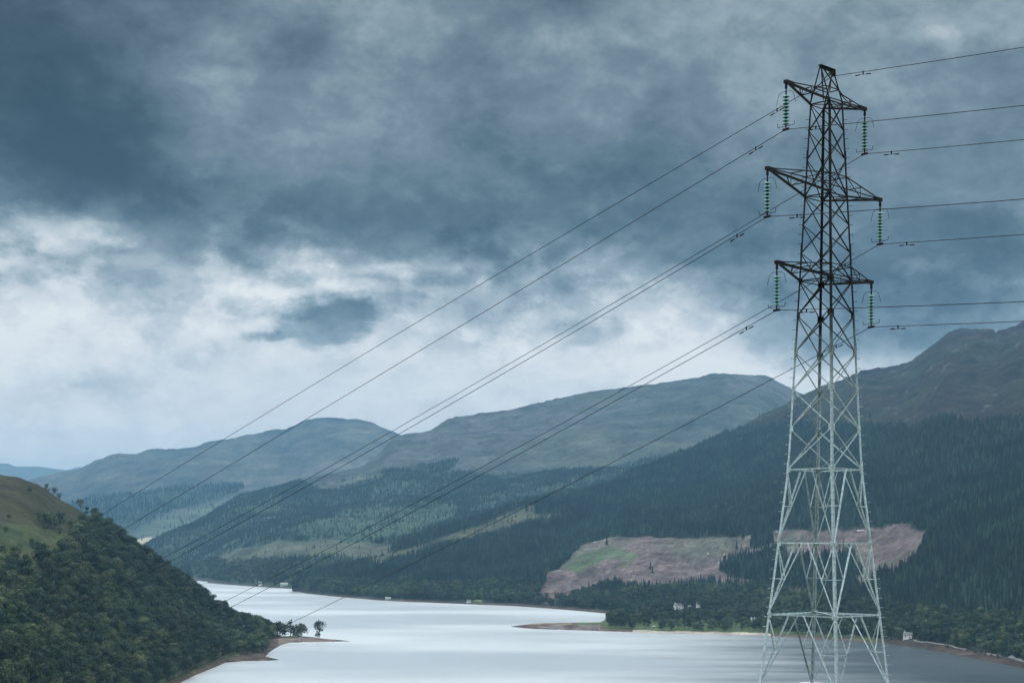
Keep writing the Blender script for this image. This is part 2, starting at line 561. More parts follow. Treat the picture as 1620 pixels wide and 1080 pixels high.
# ---- L1: wooded hillside on the left
L1 = Layer([(-420, 1640, 0, 700, 1000), (-200, 1460, 0, 722, 1150), (0, 1250, 0, 753, 1300), (30, 1225, 0, 758, 1310), (60, 1205, 0, 769, 1320), (90, 1190, 0, 789, 1330),
            (120, 1170, 0, 804, 1340), (150, 1150, 0, 824, 1350), (170, 1138, 0, 840, 1360), (190, 1125, 0, 858, 1370), (215, 1112, 0, 874, 1380),
            (250, 1095, 0, 899, 1400), (280, 1082, 0, 921, 1430), (310, 1067, 0, 943, 1450), (340, 1055, 0, 968, 1480), (380, 1038, 0, 989, 1530),
            (410, 1022, 0, 997, 1580), (425, 1014, 0, 1002, 1620), (436, 1010, 0, 1008, 1640), (446, 1009, 0, 1012, 1650)],
           1.5, 300, 0.92, (170, 13), 3.1, back=0.8, tmax=1.25, sub=0.05)
grassA = [(-430, 600), (0, 740), (60, 760), (130, 800), (150, 826), (112, 840), (92, 831), (60, 828), (0, 832), (-430, 840)]
grassB = [(-430, 820), (0, 826), (60, 832), (92, 838), (114, 850), (122, 872), (80, 892), (40, 896), (0, 888), (-430, 915)]
col1 = np.zeros(L1.X.shape + (3,)); col1[:] = C(.030, .040, .020)
zA = L1.zone(grassA, 7); zB = L1.zone(grassB, 7)
nn = fbm(L1.X / 60, L1.Y / 80, 5)
col1[zA] = (C(.026, .029, .013)[None] + nn[zA][:, None] * C(.026, .026, .010)[None])
col1[zB] = (C(.034, .050, .019)[None] + nn[zB][:, None] * C(.036, .028, .010)[None])
brk = (fbm(L1.X / 90 + 5, L1.Y / 120, 4) > 0.42) & ~zA & ~zB
col1[brk] = C(.055, .058, .026)
sh1 = (L1.Z < 1.6)
col1[sh1] = C(.060, .045, .032)

# ---- L2: the big mountain on the right and its forest, down to the near spruce shoulder
L2 = Layer([(462, 934.5, 0, 936, 2900), (470, 935, 0, 930, 2950), (485, 938, 0, 924, 3000), (520, 942, 0, 913, 3000), (560, 945.5, 0, 899, 3000), (600, 949, 0, 884, 3050),
            (650, 951.5, 0, 863, 3100), (700, 953.5, 0, 842, 3200), (760, 956, 0, 823, 3300), (815, 958, 0, 805, 3400), (870, 962, 0, 793, 3500),
            (920, 966, 0, 786, 3500), (950, 969, 0, 778, 3550), (1000, 972, 0, 756, 3650), (1050, 974, 0, 736, 3750), (1100, 977, 0, 717, 3850),
            (1165, 984, 0, 686, 4000), (1200, 988, 0, 663, 4100), (1250, 996, 0, 638, 4200), (1300, 1003, 0, 612, 4250), (1360, 1010, 0, 590, 4300),
            (1420, 1019, 0, 581, 4250), (1445, 1023, 0, 570, 4220), (1460, 1025, 0, 560, 4200), (1482, 1029, 0, 545, 4180), (1500, 1032, 0, 532, 4150), (1530, 1038, 0, 526, 4120), (1560, 1044, 0, 530, 4100),
            (1575, 1047, 0, 532, 4050), (1586, 1049, 0, 524, 4050), (1600, 1052, 0, 518, 4000), (1620, 1056, 0, 513, 3950), (1700, 1078, 0, 492, 3900),
            (1850, 1120, 0, 450, 3700), (2050, 1200, 0, 430, 3500)],
           2.0, 420, 1.12, (520, 42), 8.3, back=0.5, tmax=1.3, sub=0.03, crag=0.40, rowpow=1.15)
moor = [(1150, 690), (1165, 681), (1255, 674), (1294, 673), (1375, 677), (1443, 679), (1489, 668), (1553, 671), (1620, 662), (2100, 640), (2100, 300), (1100, 300)]
cut1 = [(850, 947), (866, 920), (884, 900), (905, 872), (925, 856), (960, 850), (1000, 847), (1060, 850), (1090, 854), (1130, 850), (1200, 844), (1240, 840),
        (1330, 840), (1400, 834), (1432, 826), (1446, 838), (1478, 847), (1464, 860), (1452, 880), (1434, 905), (1410, 918), (1385, 926), (1370, 935),
        (1300, 932), (1240, 938), (1200, 932), (1120, 929), (1050, 933), (980, 932), (920, 938), (880, 952)]
island1 = [(1188, 868), (1190, 852), (1218, 845), (1222, 860), (1205, 868)]
island2 = [(1143, 902), (1146, 890), (1180, 884), (1225, 872), (1245, 880), (1290, 885), (1318, 882), (1342, 872), (1356, 880), (1360, 905), (1345, 930), (1240, 930), (1160, 915)]
strip = [(560, 884), (620, 874), (680, 857), (700, 848), (760, 831), (815, 806), (836, 799), (846, 800), (846, 813), (892, 812), (880, 820), (840, 829), (800, 841),
         (760, 853), (700, 866), (640, 880), (590, 896)]
green1 = [(890, 898), (905, 880), (940, 872), (985, 868), (1010, 878), (1000, 892), (960, 905), (920, 908)]
lawn = [(744, 957), (748, 948), (762, 948), (764, 957)]
road_px = [(1404, 1009), (1448, 1015.0), (1475, 1018.5), (1505, 1023.5), (1530, 1028.5), (1560, 1034), (1585, 1039), (1604, 1043.5), (1622, 1047.5), (1660, 1058), (1700, 1068)]
roadY = np.interp(L2.PX, [r[0] for r in road_px], [r[1] for r in road_px], left=1e4)
shore_side = (L2.PX > 1404) & (L2.PY > roadY - 1)
zM = L2.zone(moor, 9); zC = L2.zone(cut1, 16) & ~L2.zone(island1, 8) & ~L2.zone(island2, 12)
zS = L2.zone(strip, 3); zG = L2.zone(green1, 8); zL = L2.zone(lawn, 1)
col2 = np.zeros(L2.X.shape + (3,)); col2[:] = C(.018, .028, .020)
n1 = fbm(L2.X / 300, L2.Y / 380, 6, .6); n2 = fbm(L2.X / 60 + 9, L2.Y / 90, 5, .6)
m_col = C(.0115, .0125, .0075)[None, None] + n1[..., None] * C(.006, .020, .004) + n2[..., None] * C(.022, .018, .011)
col2 = np.where(zM[..., None], np.maximum(m_col, .004), col2)
rk = zM & (fbm(L2.X / 38 - 4, L2.Y / 55, 5, .65) > 0.30) & (fbm(L2.X / 300 - 4, L2.Y / 300, 3) > -.05)
col2[rk] = C(.055, .058, .060)
n3 = fbm(L2.X / 34 + L2.Y / 60, L2.Y / 40 - L2.X / 26, 5, .68); n3b = fbm(L2.X / 9, L2.Y / 9, 3, .7)
c_col = C(.092, .074, .073)[None, None] + n3[..., None] * C(.10, .082, .078) + n3b[..., None] * C(.05, .045, .042)
gmix = np.clip(fbm(L2.X / 90 + 2, L2.Y / 160, 4) * 2.2 + (880 - L2.PY) / 45 * (L2.PX < 1260), 0, 1)[..., None]
c_col = c_col * (1 - gmix) + (C(.078, .086, .066)[None, None] + n3[..., None] * C(.07, .07, .055)) * gmix
c_col = np.maximum(c_col, .03)
col2 = np.where(zC[..., None], c_col, col2)
sp_ = zC & (fbm(L2.X / 12 + 70, L2.Y / 14, 3, .6) > 0.55)
col2[sp_] = C(.34, .32, .30)
zGG = zG & zC & (n2 > -.12)
col2[zGG] = C(.060, .088, .046) + 0 * col2[zGG]
s_col = C(.055, .066, .042)[None, None] + n2[..., None] * C(.06, .05, .03)
col2 = np.where(zS[..., None], np.maximum(s_col, .03), col2)
col2[zL] = C(.09, .14, .05)
beach2 = ((L2.Z < 2.3) & (L2.T > -0.1)) | shore_side
col2 = np.where(beach2[..., None], C(.050, .039, .032)[None, None] + n2[..., None] * C(.04, .03, .03), col2)
col2 = np.clip(col2, .004, 1)

# ---- L3: middle hill across the loch
L3 = Layer([(120, 910, 3650, 930, 4000), (205, 900, 3650, 885, 4300), (237, 900, 3650, 861, 4700), (300, 920.5, 0, 833, 4900), (333, 922, 0, 815, 5000), (381, 926, 0, 786, 5200), (463, 931, 0, 765, 5500), (500, 934, 0, 757, 5700),
            (540, 936, 0, 748, 5800), (574, 936, 0, 736, 5900), (600, 935, 0, 716, 6000), (622, 935, 0, 692, 6100), (640, 935, 0, 687, 6150), (680, 935, 0, 680, 6200), (700, 934, 0, 667, 6250), (720, 934, 0, 659, 6300),
            (770, 934, 0, 652, 6350), (800, 934, 0, 648, 6350), (850, 934, 0, 640, 6400), (900, 934, 0, 627, 6450), (950, 934, 0, 617, 6500), (1000, 934, 0, 612, 6500),
            (1050, 934, 0, 607, 6500), (1090, 934, 0, 602, 6500), (1115, 934, 0, 595, 6500), (1125, 934, 0, 591, 6500), (1150, 934, 0, 591, 6500), (1200, 934, 0, 593, 6500), (1222, 934, 0, 601, 6500),
            (1240, 934, 0, 610, 6500), (1255, 934, 0, 618, 6500), (1300, 934, 0, 633, 6500), (1400, 934, 0, 690, 6500), (1500, 934, 0, 760, 6500)],
           2.0, 330, 1.25, (800, 55), 14.7, back=0.5, tmax=1.25, sub=0.02, crag=0.16)
for3 = [(200, 870), (237, 850), (333, 800), (381, 776), (463, 758), (500, 770), (574, 757), (611, 744), (659, 740), (706, 728), (727, 727), (707, 752), (740, 747),
        (778, 751), (833, 750), (885, 743), (907, 743), (963, 739), (1060, 720), (1200, 700), (1500, 700), (1500, 1000), (200, 1000)]
moorband = [(500, 772), (600, 750), (607, 753), (540, 770), (505, 776)]
gr3 = [(490, 830), (540, 812), (600, 800), (650, 806), (720, 800), (720, 820), (640, 850), (560, 862), (500, 856), (470, 848)]
br3 = [(330, 888), (380, 868), (440, 858), (520, 852), (600, 862), (690, 860), (690, 880), (600, 880), (520, 880), (420, 884), (350, 895)]
z3F = L3.zone(for3, 8); z3G = L3.zone(gr3, 12); z3B = L3.zone(br3, 10) | L3.zone(moorband, 3)
k1 = fbm(L3.X / 500, L3.Y / 700, 6, .6); k2 = fbm(L3.X / 110, L3.Y / 160, 5, .6)
col3 = C(.040, .053, .046)[None, None] + k1[..., None] * C(.034, .038, .025) + k2[..., None] * C(.034, .036, .028)
r3 = (fbm(L3.X / 130 + 3, L3.Y / 90, 5, .65, ridged=True) > 0.50) & ~z3F & (fbm(L3.X / 900 + 7, L3.Y / 900, 3) > -0.05)
col3[r3] = C(.066, .074, .078)
col3 = np.where(z3F[..., None], C(.034, .062, .042) + 0 * col3, col3)
col3 = np.where(z3G[..., None], C(.036, .064, .042)[None, None] + k2[..., None] * C(.03, .03, .02), col3)
col3 = np.where(z3B[..., None], C(.066, .078, .054)[None, None] + k2[..., None] * C(.08, .07, .05), col3)
col3[(L3.Z < 2.0)] = C(.07, .06, .05)
col3 = np.clip(col3 * .9, .008, 1)

# ---- L4: farther ridge behind it on the left
L4 = Layer([(-400, 905, 5200, 830, 8600), (-100, 905, 5200, 800, 8600), (0, 904, 5200, 772, 8600), (50, 904, 5200, 758, 8600), (90, 904, 5200, 750, 8600), (125, 904, 5200, 744, 8600), (135, 904, 5200, 737, 8600), (150, 904, 5200, 729, 8600),
            (170, 904, 5200, 722, 8600), (188, 904, 5200, 718, 8600), (215, 904, 5200, 719, 8600), (232, 904, 5200, 714, 8600), (250, 904, 5200, 711, 8600), (280, 904, 5200, 710, 8600), (310, 904, 5200, 705, 8600), (322, 904, 5200, 700, 8600),
            (345, 904, 5200, 695, 8600), (370, 904, 5200, 692, 8600), (400, 904, 5200, 686, 8600), (430, 904, 5200, 681, 8600), (452, 904, 5200, 681, 8600), (462, 904, 5200, 676, 8600), (478, 904, 5200, 667, 8600), (500, 904, 5200, 663, 8600),
            (530, 904, 5200, 661, 8600), (560, 904, 5200, 664, 8600), (590, 904, 5200, 669, 8600), (610, 904, 5200, 678, 8600), (630, 904, 5200, 688, 8600), (660, 904, 5200, 690, 8600), (800, 904, 5200, 720, 8600)],
           2.5, 240, 1.2, (900, 60), 21.7, back=0.5, tmax=1.25, sub=0.02, crag=0.14)
for4 = [(100, 800), (160, 785), (250, 775), (330, 767), (378, 764), (385, 772), (370, 782), (330, 795), (260, 812), (215, 838), (170, 845), (120, 850)]
gr4 = [(200, 860), (215, 840), (260, 815), (330, 800), (372, 786), (420, 775), (420, 870), (200, 880)]
z4F = L4.zone(for4, 6); z4G = L4.zone(gr4, 6)
k1 = fbm(L4.X / 500, L4.Y / 700, 6, .6); k2 = fbm(L4.X / 130, L4.Y / 180, 5, .6)
col4 = C(.046, .058, .055)[None, None] + k1[..., None] * C(.06, .05, .035) + k2[..., None] * C(.05, .045, .03)
col4 = np.where(z4F[..., None], C(.028, .045, .030) + 0 * col4, col4)
col4 = np.where(z4G[..., None], C(.055, .082, .055)[None, None] + k2[..., None] * C(.04, .04, .02), col4)
k5 = in_poly(L4.PX, L4.PY, [(205, 858), (225, 851), (262, 846), (262, 852), (235, 860), (210, 866)])
col4[k5] = C(.30, .27, .19)
col4 = np.clip(col4 * 1.0, .008, 1)

# ---- L5: far mountains
L5 = Layer([(-800, 880, 12000, 740, 16000), (-200, 880, 12000, 742, 16000), (-60, 880, 12000, 738, 16000), (0, 880, 12000, 733, 16000), (12, 880, 12000, 733, 16000), (24, 880, 12000, 738, 16000),
            (60, 880, 12000, 738, 16000), (85, 880, 12000, 741, 16000), (104, 880, 12000, 743, 16000), (118, 880, 12000, 739, 16000), (135, 880, 12000, 738, 16000), (160, 880, 12000, 745, 16000), (400, 880, 12000, 780, 16000)],
           4.0, 80, 1.1, (1500, 60), 31.7, back=0.4, tmax=1.2, sub=0.02)
col5 = np.zeros(L5.X.shape + (3,)); col5[:] = C(.07, .08, .06)

MT = {
    'near': terrain_mat('hillside_ground', 0.05, 0.35, 0.8, 1.0),
    'mid': terrain_mat('mountain_ground', 0.02, 0.16, 1.0, 3.0),
    'far': terrain_mat('far_hill_ground', 0.008, 0.05, 1.0, 6.0),
}
for nm, lay, cc, mt in (('hillside', L1, col1, 'near'), ('mountain', L2, col2, 'mid'), ('middle_hill', L3, col3, 'far'),
                        ('far_hill', L4, col4, 'far'), ('distant_mountains', L5, col5, 'far')):
    o = grid_mesh(nm, np.stack([lay.X, lay.Y, lay.Z], -1), cc, MT[mt])
    tag(o, kind='structure')

# ---- the slope the camera and the pylon stand on
gx = np.linspace(-400, 400, 161); gy = np.concatenate([np.linspace(-120, 56, 60), np.linspace(57, 66, 10), np.linspace(68, 330, 90)])
GX, GY = np.meshgrid(gx, gy)
GZ = np.where(GY < 57, EYE - 1.75 - 3.95 / 57 * GY, EYE - 5.7)
GZ = np.where(GY > 64, EYE - 5.7 - 0.42 * (GY - 64), GZ)
GZ = GZ + fbm(GX / 30, GY / 30, 4) * 0.8 * np.clip((np.abs(GY - 61) - 6) / 20, 0, 1) * np.clip((np.hypot(GX, GY) - 5) / 20, 0, 1) - 0.0
GZ = np.where((GX > 20) & (GY > 50), GZ, GZ)
gc = np.zeros(GX.shape + (3,)); gc[:] = C(.06, .075, .03)
gc += fbm(GX / 8, GY / 8, 4)[..., None] * C(.03, .03, .01)
tag(grid_mesh('ground', np.stack([GX, GY, GZ], -1), np.clip(gc, .01, 1), MT['near']), kind='structure')

# ---- low spits and the wooded point, lying on the loch
def low_land(name, poly, zmax, ramp_px, colfn, step=(1.5, 0.3)):
    p = np.array(poly, float)
    xs = np.arange(p[:, 0].min() - 4, p[:, 0].max() + 4, step[0]); ys = np.arange(p[:, 1].min() - 2, p[:, 1].max() + 2, step[1])
    PX, PY = np.meshgrid(xs, ys[::-1])
    ins = in_poly(PX, PY + perlin(PX / 9, PX * 0 + 2.2) * 0.8, poly)
    sc_y = 6.0
    d = np.full(PX.shape, 1e9)
    for i in range(len(p)):
        a = p[i]; b = p[(i + 1) % len(p)]
        ax, ay, bx, by = a[0], a[1] * sc_y, b[0], b[1] * sc_y
        vx, vy = bx - ax, by - ay
        t = np.clip(((PX - ax) * vx + (PY * sc_y - ay) * vy) / (vx * vx + vy * vy + 1e-9), 0, 1)
        d = np.minimum(d, np.hypot(PX - ax - t * vx, PY * sc_y - ay - t * vy))
    d = np.where(ins, d, -d)
    x0 = PX - ROLL * (HOR - PY); y0 = PY - ROLL * (PX - CX)
    Y = EYE * F / (y0 - HOR); X = (x0 - CX) / F * Y
    Z = np.clip(d / ramp_px, -1, 1) * zmax + perlin(X / 14, Y / 30) * zmax * 0.22 * np.clip(d / ramp_px, 0, 1)
    Z = np.where(d < 0, np.clip(d / 3.0, -1, 0) * 2.0, Z + 0.05)
    cc = colfn(X, Y, PX, PY, d)
    o = grid_mesh(name, np.stack([X, Y, Z], -1), np.clip(cc, .01, 1), MT['near'])
    tag(o, kind='structure')
    return X, Y, Z, PX, PY, d, o


POINT = [(806, 990.5), (835, 987), (862, 985.5), (905, 985), (948, 984), (962, 978), (990, 974), (1012, 972.5), (1100, 973), (1215, 984), (1300, 1000), (1405, 1012),
         (1405, 1018), (1300, 1010), (1200, 1004), (1150, 1003), (1100, 1002), (1040, 1001), (1000, 999), (960, 998), (930, 997), (880, 995.5), (850, 994.5), (830, 993)]


def col_point(X, Y, PX, PY, d):
    n = fbm(X / 14, Y / 24, 4); c = C(.075, .050, .040)[None, None] + n[..., None] * C(.05, .045, .035)
    g = (PX > 955 + n * 10) & (d > 9)
    c = np.where(g[..., None], C(.048, .078, .030)[None, None] + n[..., None] * C(.02, .03, .01), c)
    gg = (PX > 915) & (PX < 966) & (PY < 990) & (d > 4)
    c = np.where(gg[..., None], C(.065, .10, .035)[None, None] + 0 * c, c)
    pale = (PX > 1000) & (d < 10) & (PY > 995) & (PX < 1220)
    c = np.where(pale[..., None], C(.30, .27, .235)[None, None] + n[..., None] * .08, c)
    st = (PX > 850) & (PX < 950) & (PY > 990) & (n > -0.05)
    c = np.where(st[..., None], C(.12, .115, .11)[None, None] + 0 * c, c)
    yl = (PX > 830) & (PX < 905) & (PY > 987.5) & (PY < 990.5)
    return np.where(yl[..., None], C(.15, .12, .07)[None, None] + 0 * c, c)


PT = low_land('wooded_point', POINT, 2.2, 16, col_point)


def col_spit(X, Y, PX, PY, d):
    n = fbm(X / 10, Y / 20, 4); c = C(.055, .043, .035)[None, None] + n[..., None] * C(.07, .055, .045)
    g = (PX < 480) & (PX > 430) & (PY < 1010.5) & (d > 3)
    c = np.where(g[..., None], C(.08, .095, .045)[None, None] + 0 * c, c)
    pl = (PX > 440) & (PX < 530) & (PY > 1010)
    return np.where(pl[..., None], C(.13, .105, .09)[None, None] + n[..., None] * .06, c)


SPIT1 = [(425, 1006), (445, 1006.5), (475, 1006), (500, 1008.5), (525, 1011.5), (556, 1013.6), (520, 1014.6), (480, 1015), (458, 1016), (447, 1019), (437, 1024), (426, 1031), (418, 1040), (396, 1042), (372, 1043),
         (370, 1030), (400, 1016), (415, 1010)]
S1 = low_land('spit', SPIT1, 1.4, 8, col_spit)


def col_spit2(X, Y, PX, PY, d):
    n = fbm(X / 8, Y / 15, 4); c = C(.052, .040, .032)[None, None] + n[..., None] * C(.06, .045, .035)
    g = (PX < 407) & (PX > 372) & (PY < 1039.5) & (d > 2)
    return np.where(g[..., None], C(.075, .115, .035)[None, None] + n[..., None] * C(.03, .05, .01), c)


SPIT2 = [(330, 1043), (352, 1036), (370, 1032), (400, 1033), (412, 1038), (428, 1040), (442, 1043), (425, 1044.3), (390, 1045), (355, 1047.5), (335, 1052)]
S2 = low_land('grassy_spit', SPIT2, 1.3, 8, col_spit2)

# ---- the loch
def water_mat():
    m, nt, b = new_mat('loch_water')
    N, L = nt.nodes.new, nt.links.new
    b.inputs['Base Color'].default_value = (0.008, 0.022, 0.034, 1)
    b.inputs['IOR'].default_value = 1.333
    b.inputs['Specular IOR Level'].default_value = 0.5
    g = N('ShaderNodeNewGeometry')
    def nz(scale, sx, sy, det):
        mp = N('ShaderNodeMapping'); mp.inputs['Scale'].default_value = (sx, sy, 1); L(g.outputs['Position'], mp.inputs[0])
        n = N('ShaderNodeTexNoise'); n.inputs['Scale'].default_value = scale; n.inputs['Detail'].default_value = det
        L(mp.outputs[0], n.inputs['Vector']); return n
    wind = nz(0.0045, 0.55, 1.0, 8)       # cat's paws of wind
    mr = N('ShaderNodeMapRange'); mr.inputs['From Min'].default_value = 0.42; mr.inputs['From Max'].default_value = 0.62
    mr.inputs['To Min'].default_value = -0.03; mr.inputs['To Max'].default_value = 0.05
    L(wind.outputs[0], mr.inputs['Value'])
    # sheltered, calmer water under the right-hand shore
    sp = N('ShaderNodeSeparateXYZ'); L(g.outputs['Position'], sp.inputs[0])
    sh = N('ShaderNodeMath'); sh.operation = 'MULTIPLY_ADD'; L(sp.outputs[1], sh.inputs[0]); sh.inputs[1].default_value = -0.12; L(sp.outputs[0], sh.inputs[2])
    calm = N('ShaderNodeMapRange'); calm.inputs['From Min'].default_value = -110; calm.inputs['From Max'].default_value = 190
    calm.inputs['To Min'].default_value = 0.345; calm.inputs['To Max'].default_value = 0.315
    wob = N('ShaderNodeMath'); wob.operation = 'MULTIPLY_ADD'; L(wind.outputs[0], wob.inputs[0]); wob.inputs[1].default_value = 260; L(sh.outputs[0], wob.inputs[2])
    wo2 = N('ShaderNodeMath'); wo2.operation = 'SUBTRACT'; L(wob.outputs[0], wo2.inputs[0]); wo2.inputs[1].default_value = 130
    L(wo2.outputs[0], calm.inputs['Value'])
    ra = N('ShaderNodeMath'); ra.operation = 'ADD'; L(mr.outputs[0], ra.inputs[0]); L(calm.outputs[0], ra.inputs[1])
    L(ra.outputs[0], b.inputs['Roughness'])
    rip = nz(0.6, 1.0, 1.0, 4)
    swl = nz(0.05, 0.6, 1.0, 4)
    add = N('ShaderNodeMath'); add.operation = 'MULTIPLY_ADD'
    L(swl.outputs[0], add.inputs[0]); add.inputs[1].default_value = 2.5; L(rip.outputs[0], add.inputs[2])
    bp = N('ShaderNodeBump'); bp.inputs['Strength'].default_value = 0.06; bp.inputs['Distance'].default_value = 0.3
    L(add.outputs[0], bp.inputs['Height']); L(bp.outputs[0], b.inputs['Normal'])
    # added gloss brightens the loch, fading rightwards in place of the mountain's dark reflection
    gl = N('ShaderNodeBsdfGlossy'); gl.inputs['Color'].default_value = (.86, .92, .96, 1)
    L(ra.outputs[0], gl.inputs['Roughness']); L(bp.outputs[0], gl.inputs['Normal'])
    mxs = N('ShaderNodeMixShader')
    sheen = N('ShaderNodeMapRange'); sheen.interpolation_type = 'SMOOTHSTEP'
    sheen.inputs['From Min'].default_value = -80; sheen.inputs['From Max'].default_value = 165
    sheen.inputs['To Min'].default_value = 0.82; sheen.inputs['To Max'].default_value = 0.0
    st = nz(0.02, 0.35, 1.0, 6)
    w3 = N('ShaderNodeMath'); w3.operation = 'MULTIPLY_ADD'; L(st.outputs[0], w3.inputs[0]); w3.inputs[1].default_value = 230; L(wo2.outputs[0], w3.inputs[2])
    w4 = N('ShaderNodeMath'); w4.operation = 'SUBTRACT'; L(w3.outputs[0], w4.inputs[0]); w4.inputs[1].default_value = 115
    L(w4.outputs[0], sheen.inputs['Value']); L(sheen.outputs[0], mxs.inputs[0])
    L(b.outputs[0], mxs.inputs[1]); L(gl.outputs[0], mxs.inputs[2])
    L(mxs.outputs[0], nt.nodes['Material Output'].inputs['Surface'])
    return m


wm = MB(); wm.add([(-19000, -1500, 0), (19000, -1500, 0), (19000, 19000, 0), (-19000, 19000, 0)], [(0, 1, 2, 3)])
tag(wm.build('water', water_mat()), kind='structure')

# ------------------------------------------------------------------ trees
def leaf_mat(name, c1, c2, c3):
    m, nt, b = new_mat(name)
    N, L = nt.nodes.new, nt.links.new
    b.inputs['Roughness'].default_value = 0.75
    b.inputs['Specular IOR Level'].default_value = 0.2
    oi = N('ShaderNodeObjectInfo')
    r = N('ShaderNodeValToRGB')
    r.color_ramp.elements[0].color = c1 + (1,); r.color_ramp.elements[1].color = c3 + (1,)
    e = r.color_ramp.elements.new(0.6); e.color = c2 + (1,)
    L(oi.outputs['Random'], r.inputs[0])
    g = N('ShaderNodeNewGeometry')
    nz = N('ShaderNodeTexNoise'); nz.inputs['Scale'].default_value = 0.012; nz.inputs['Detail'].default_value = 4
    L(g.outputs['Position'], nz.inputs['Vector'])
    mr = N('ShaderNodeMapRange'); mr.inputs['From Min'].default_value = 0.35; mr.inputs['From Max'].default_value = 0.65
    mr.inputs['To Min'].default_value = 0.55; mr.inputs['To Max'].default_value = 1.55
    L(nz.outputs[0], mr.inputs['Value'])
    nf = N('ShaderNodeTexNoise'); nf.inputs['Scale'].default_value = 0.9; nf.inputs['Detail'].default_value = 2
    L(g.outputs['Position'], nf.inputs['Vector'])
    mf = N('ShaderNodeMapRange'); mf.inputs['From Min'].default_value = 0.3; mf.inputs['From Max'].default_value = 0.7
    mf.inputs['To Min'].default_value = 0.7; mf.inputs['To Max'].default_value = 1.35
    L(nf.outputs[0], mf.inputs['Value'])
    mm = N('ShaderNodeMath'); mm.operation = 'MULTIPLY'; L(mr.outputs[0], mm.inputs[0]); L(mf.outputs[0], mm.inputs[1])
    v = N('ShaderNodeVectorMath'); v.operation = 'SCALE'; L(r.outputs[0], v.inputs[0]); L(mm.outputs[0], v.inputs['Scale'])
    L(v.outputs[0], b.inputs['Base Color'])
    return m


M_con = leaf_mat('spruce_needles', (.005, .016, .015), (.012, .028, .022), (.036, .060, .038))
M_bro = leaf_mat('broadleaf_foliage', (.011, .026, .016), (.030, .052, .023), (.078, .098, .044))
M_shr = leaf_mat('shrub_foliage', (.012, .024, .015), (.022, .036, .018), (.045, .052, .025))
M_bark = simple_mat('bark', (.075, .06, .048), 0.9)
M_dead = simple_mat('bleached_wood', (.42, .40, .37), 0.8)


def conifer_mesh(seed, tiers=8, spikes=8, h=16.0, r=2.3):
    rn = random.Random(seed); m = MB()
    z0 = h * 0.10
    for i in range(tiers):
        f = i / (tiers - 1)
        zb = z0 + (h * 0.90 - z0) * f
        rad = r * (1 - f) ** 0.85 * rn.uniform(.85, 1.12) + 0.22
        top = zb + (h * 0.90 - z0) / tiers * 1.75 + 0.5
        if i == tiers - 1: top = h
        n = spikes * 2
        a0 = rn.uniform(0, 6.28)
        ring = []
        for k in range(n):
            a = a0 + 2 * math.pi * k / n
            rr = rad * (rn.uniform(.85, 1.18) if k % 2 == 0 else rn.uniform(.45, .66))
            ring.append((rr * math.cos(a), rr * math.sin(a), zb + (rn.uniform(-.5, 0) if k % 2 == 0 else rn.uniform(.2, .6))))
        m.add(ring + [(rn.uniform(-.08, .08), rn.uniform(-.08, .08), top)], [(k, (k + 1) % n, n) for k in range(n)])
    return m


def trunk_mb(h, r0, r1, lean=0.0, limbs=None):
    m = MB()
    m.tube([(0, 0, -0.8), (lean * .4, 0, h * .5), (lean, 0, h)], [r0, (r0 + r1) / 2, r1], 6)
    if limbs:
        for (a, z, l, up) in limbs:
            x, y = math.cos(a), math.sin(a)
            m.tube([(lean * z / h, 0, z), (x * l * .5, y * l * .5, z + up * .55), (x * l, y * l, z + up)], [r0 * .55, r0 * .35, r0 * .15], 5)
    return m


def broad_mb(seed, h=10.0, r=4.2, n=520, size=0.8, base=0.18, lobes=11, flat=0.8):
    """leaf clumps on the shells of several lobes"""
    rn = random.Random(seed); m = MB()
    L_ = []
    for i in range(lobes):
        a = rn.uniform(0, 6.28); q = rn.uniform(0.1, .68) * r
        z = h * (base + (1 - base) * rn.uniform(.22, .80))
        k = 1 - .5 * abs(z / h - .5)
        L_.append((q * math.cos(a) * k, q * math.sin(a) * k, z, r * rn.uniform(.34, .56)))
    L_.append((0, 0, h * .74, r * .52))
    per = n // len(L_)
    for (cx, cy, cz, rr) in L_:
        for _ in range(per):
            d = Vector((rn.gauss(0, 1), rn.gauss(0, 1), rn.gauss(.25, .9))).normalized()
            p = Vector((cx, cy, cz)) + Vector((d.x * rr, d.y * rr, d.z * rr * flat)) * rn.uniform(.72, 1.1)
            if p.z > h * 1.02 or p.z < h * base * .7: continue
            nrm = (d + Vector((rn.gauss(0, .3), rn.gauss(0, .3), rn.gauss(0, .3)))).normalized()
            x = nrm.orthogonal().normalized(); y = nrm.cross(x)
            a = rn.uniform(0, 6.28); x, y = x * math.cos(a) + y * math.sin(a), y * math.cos(a) - x * math.sin(a)
            s = size * rn.uniform(.55, 1.2)
            m.add([p - x * s * .5, p + y * s * .35 + nrm * s * .1, p + x * s * .5, p - y * s * .35 - nrm * s * .05], [(0, 1, 2, 3)])
    return m


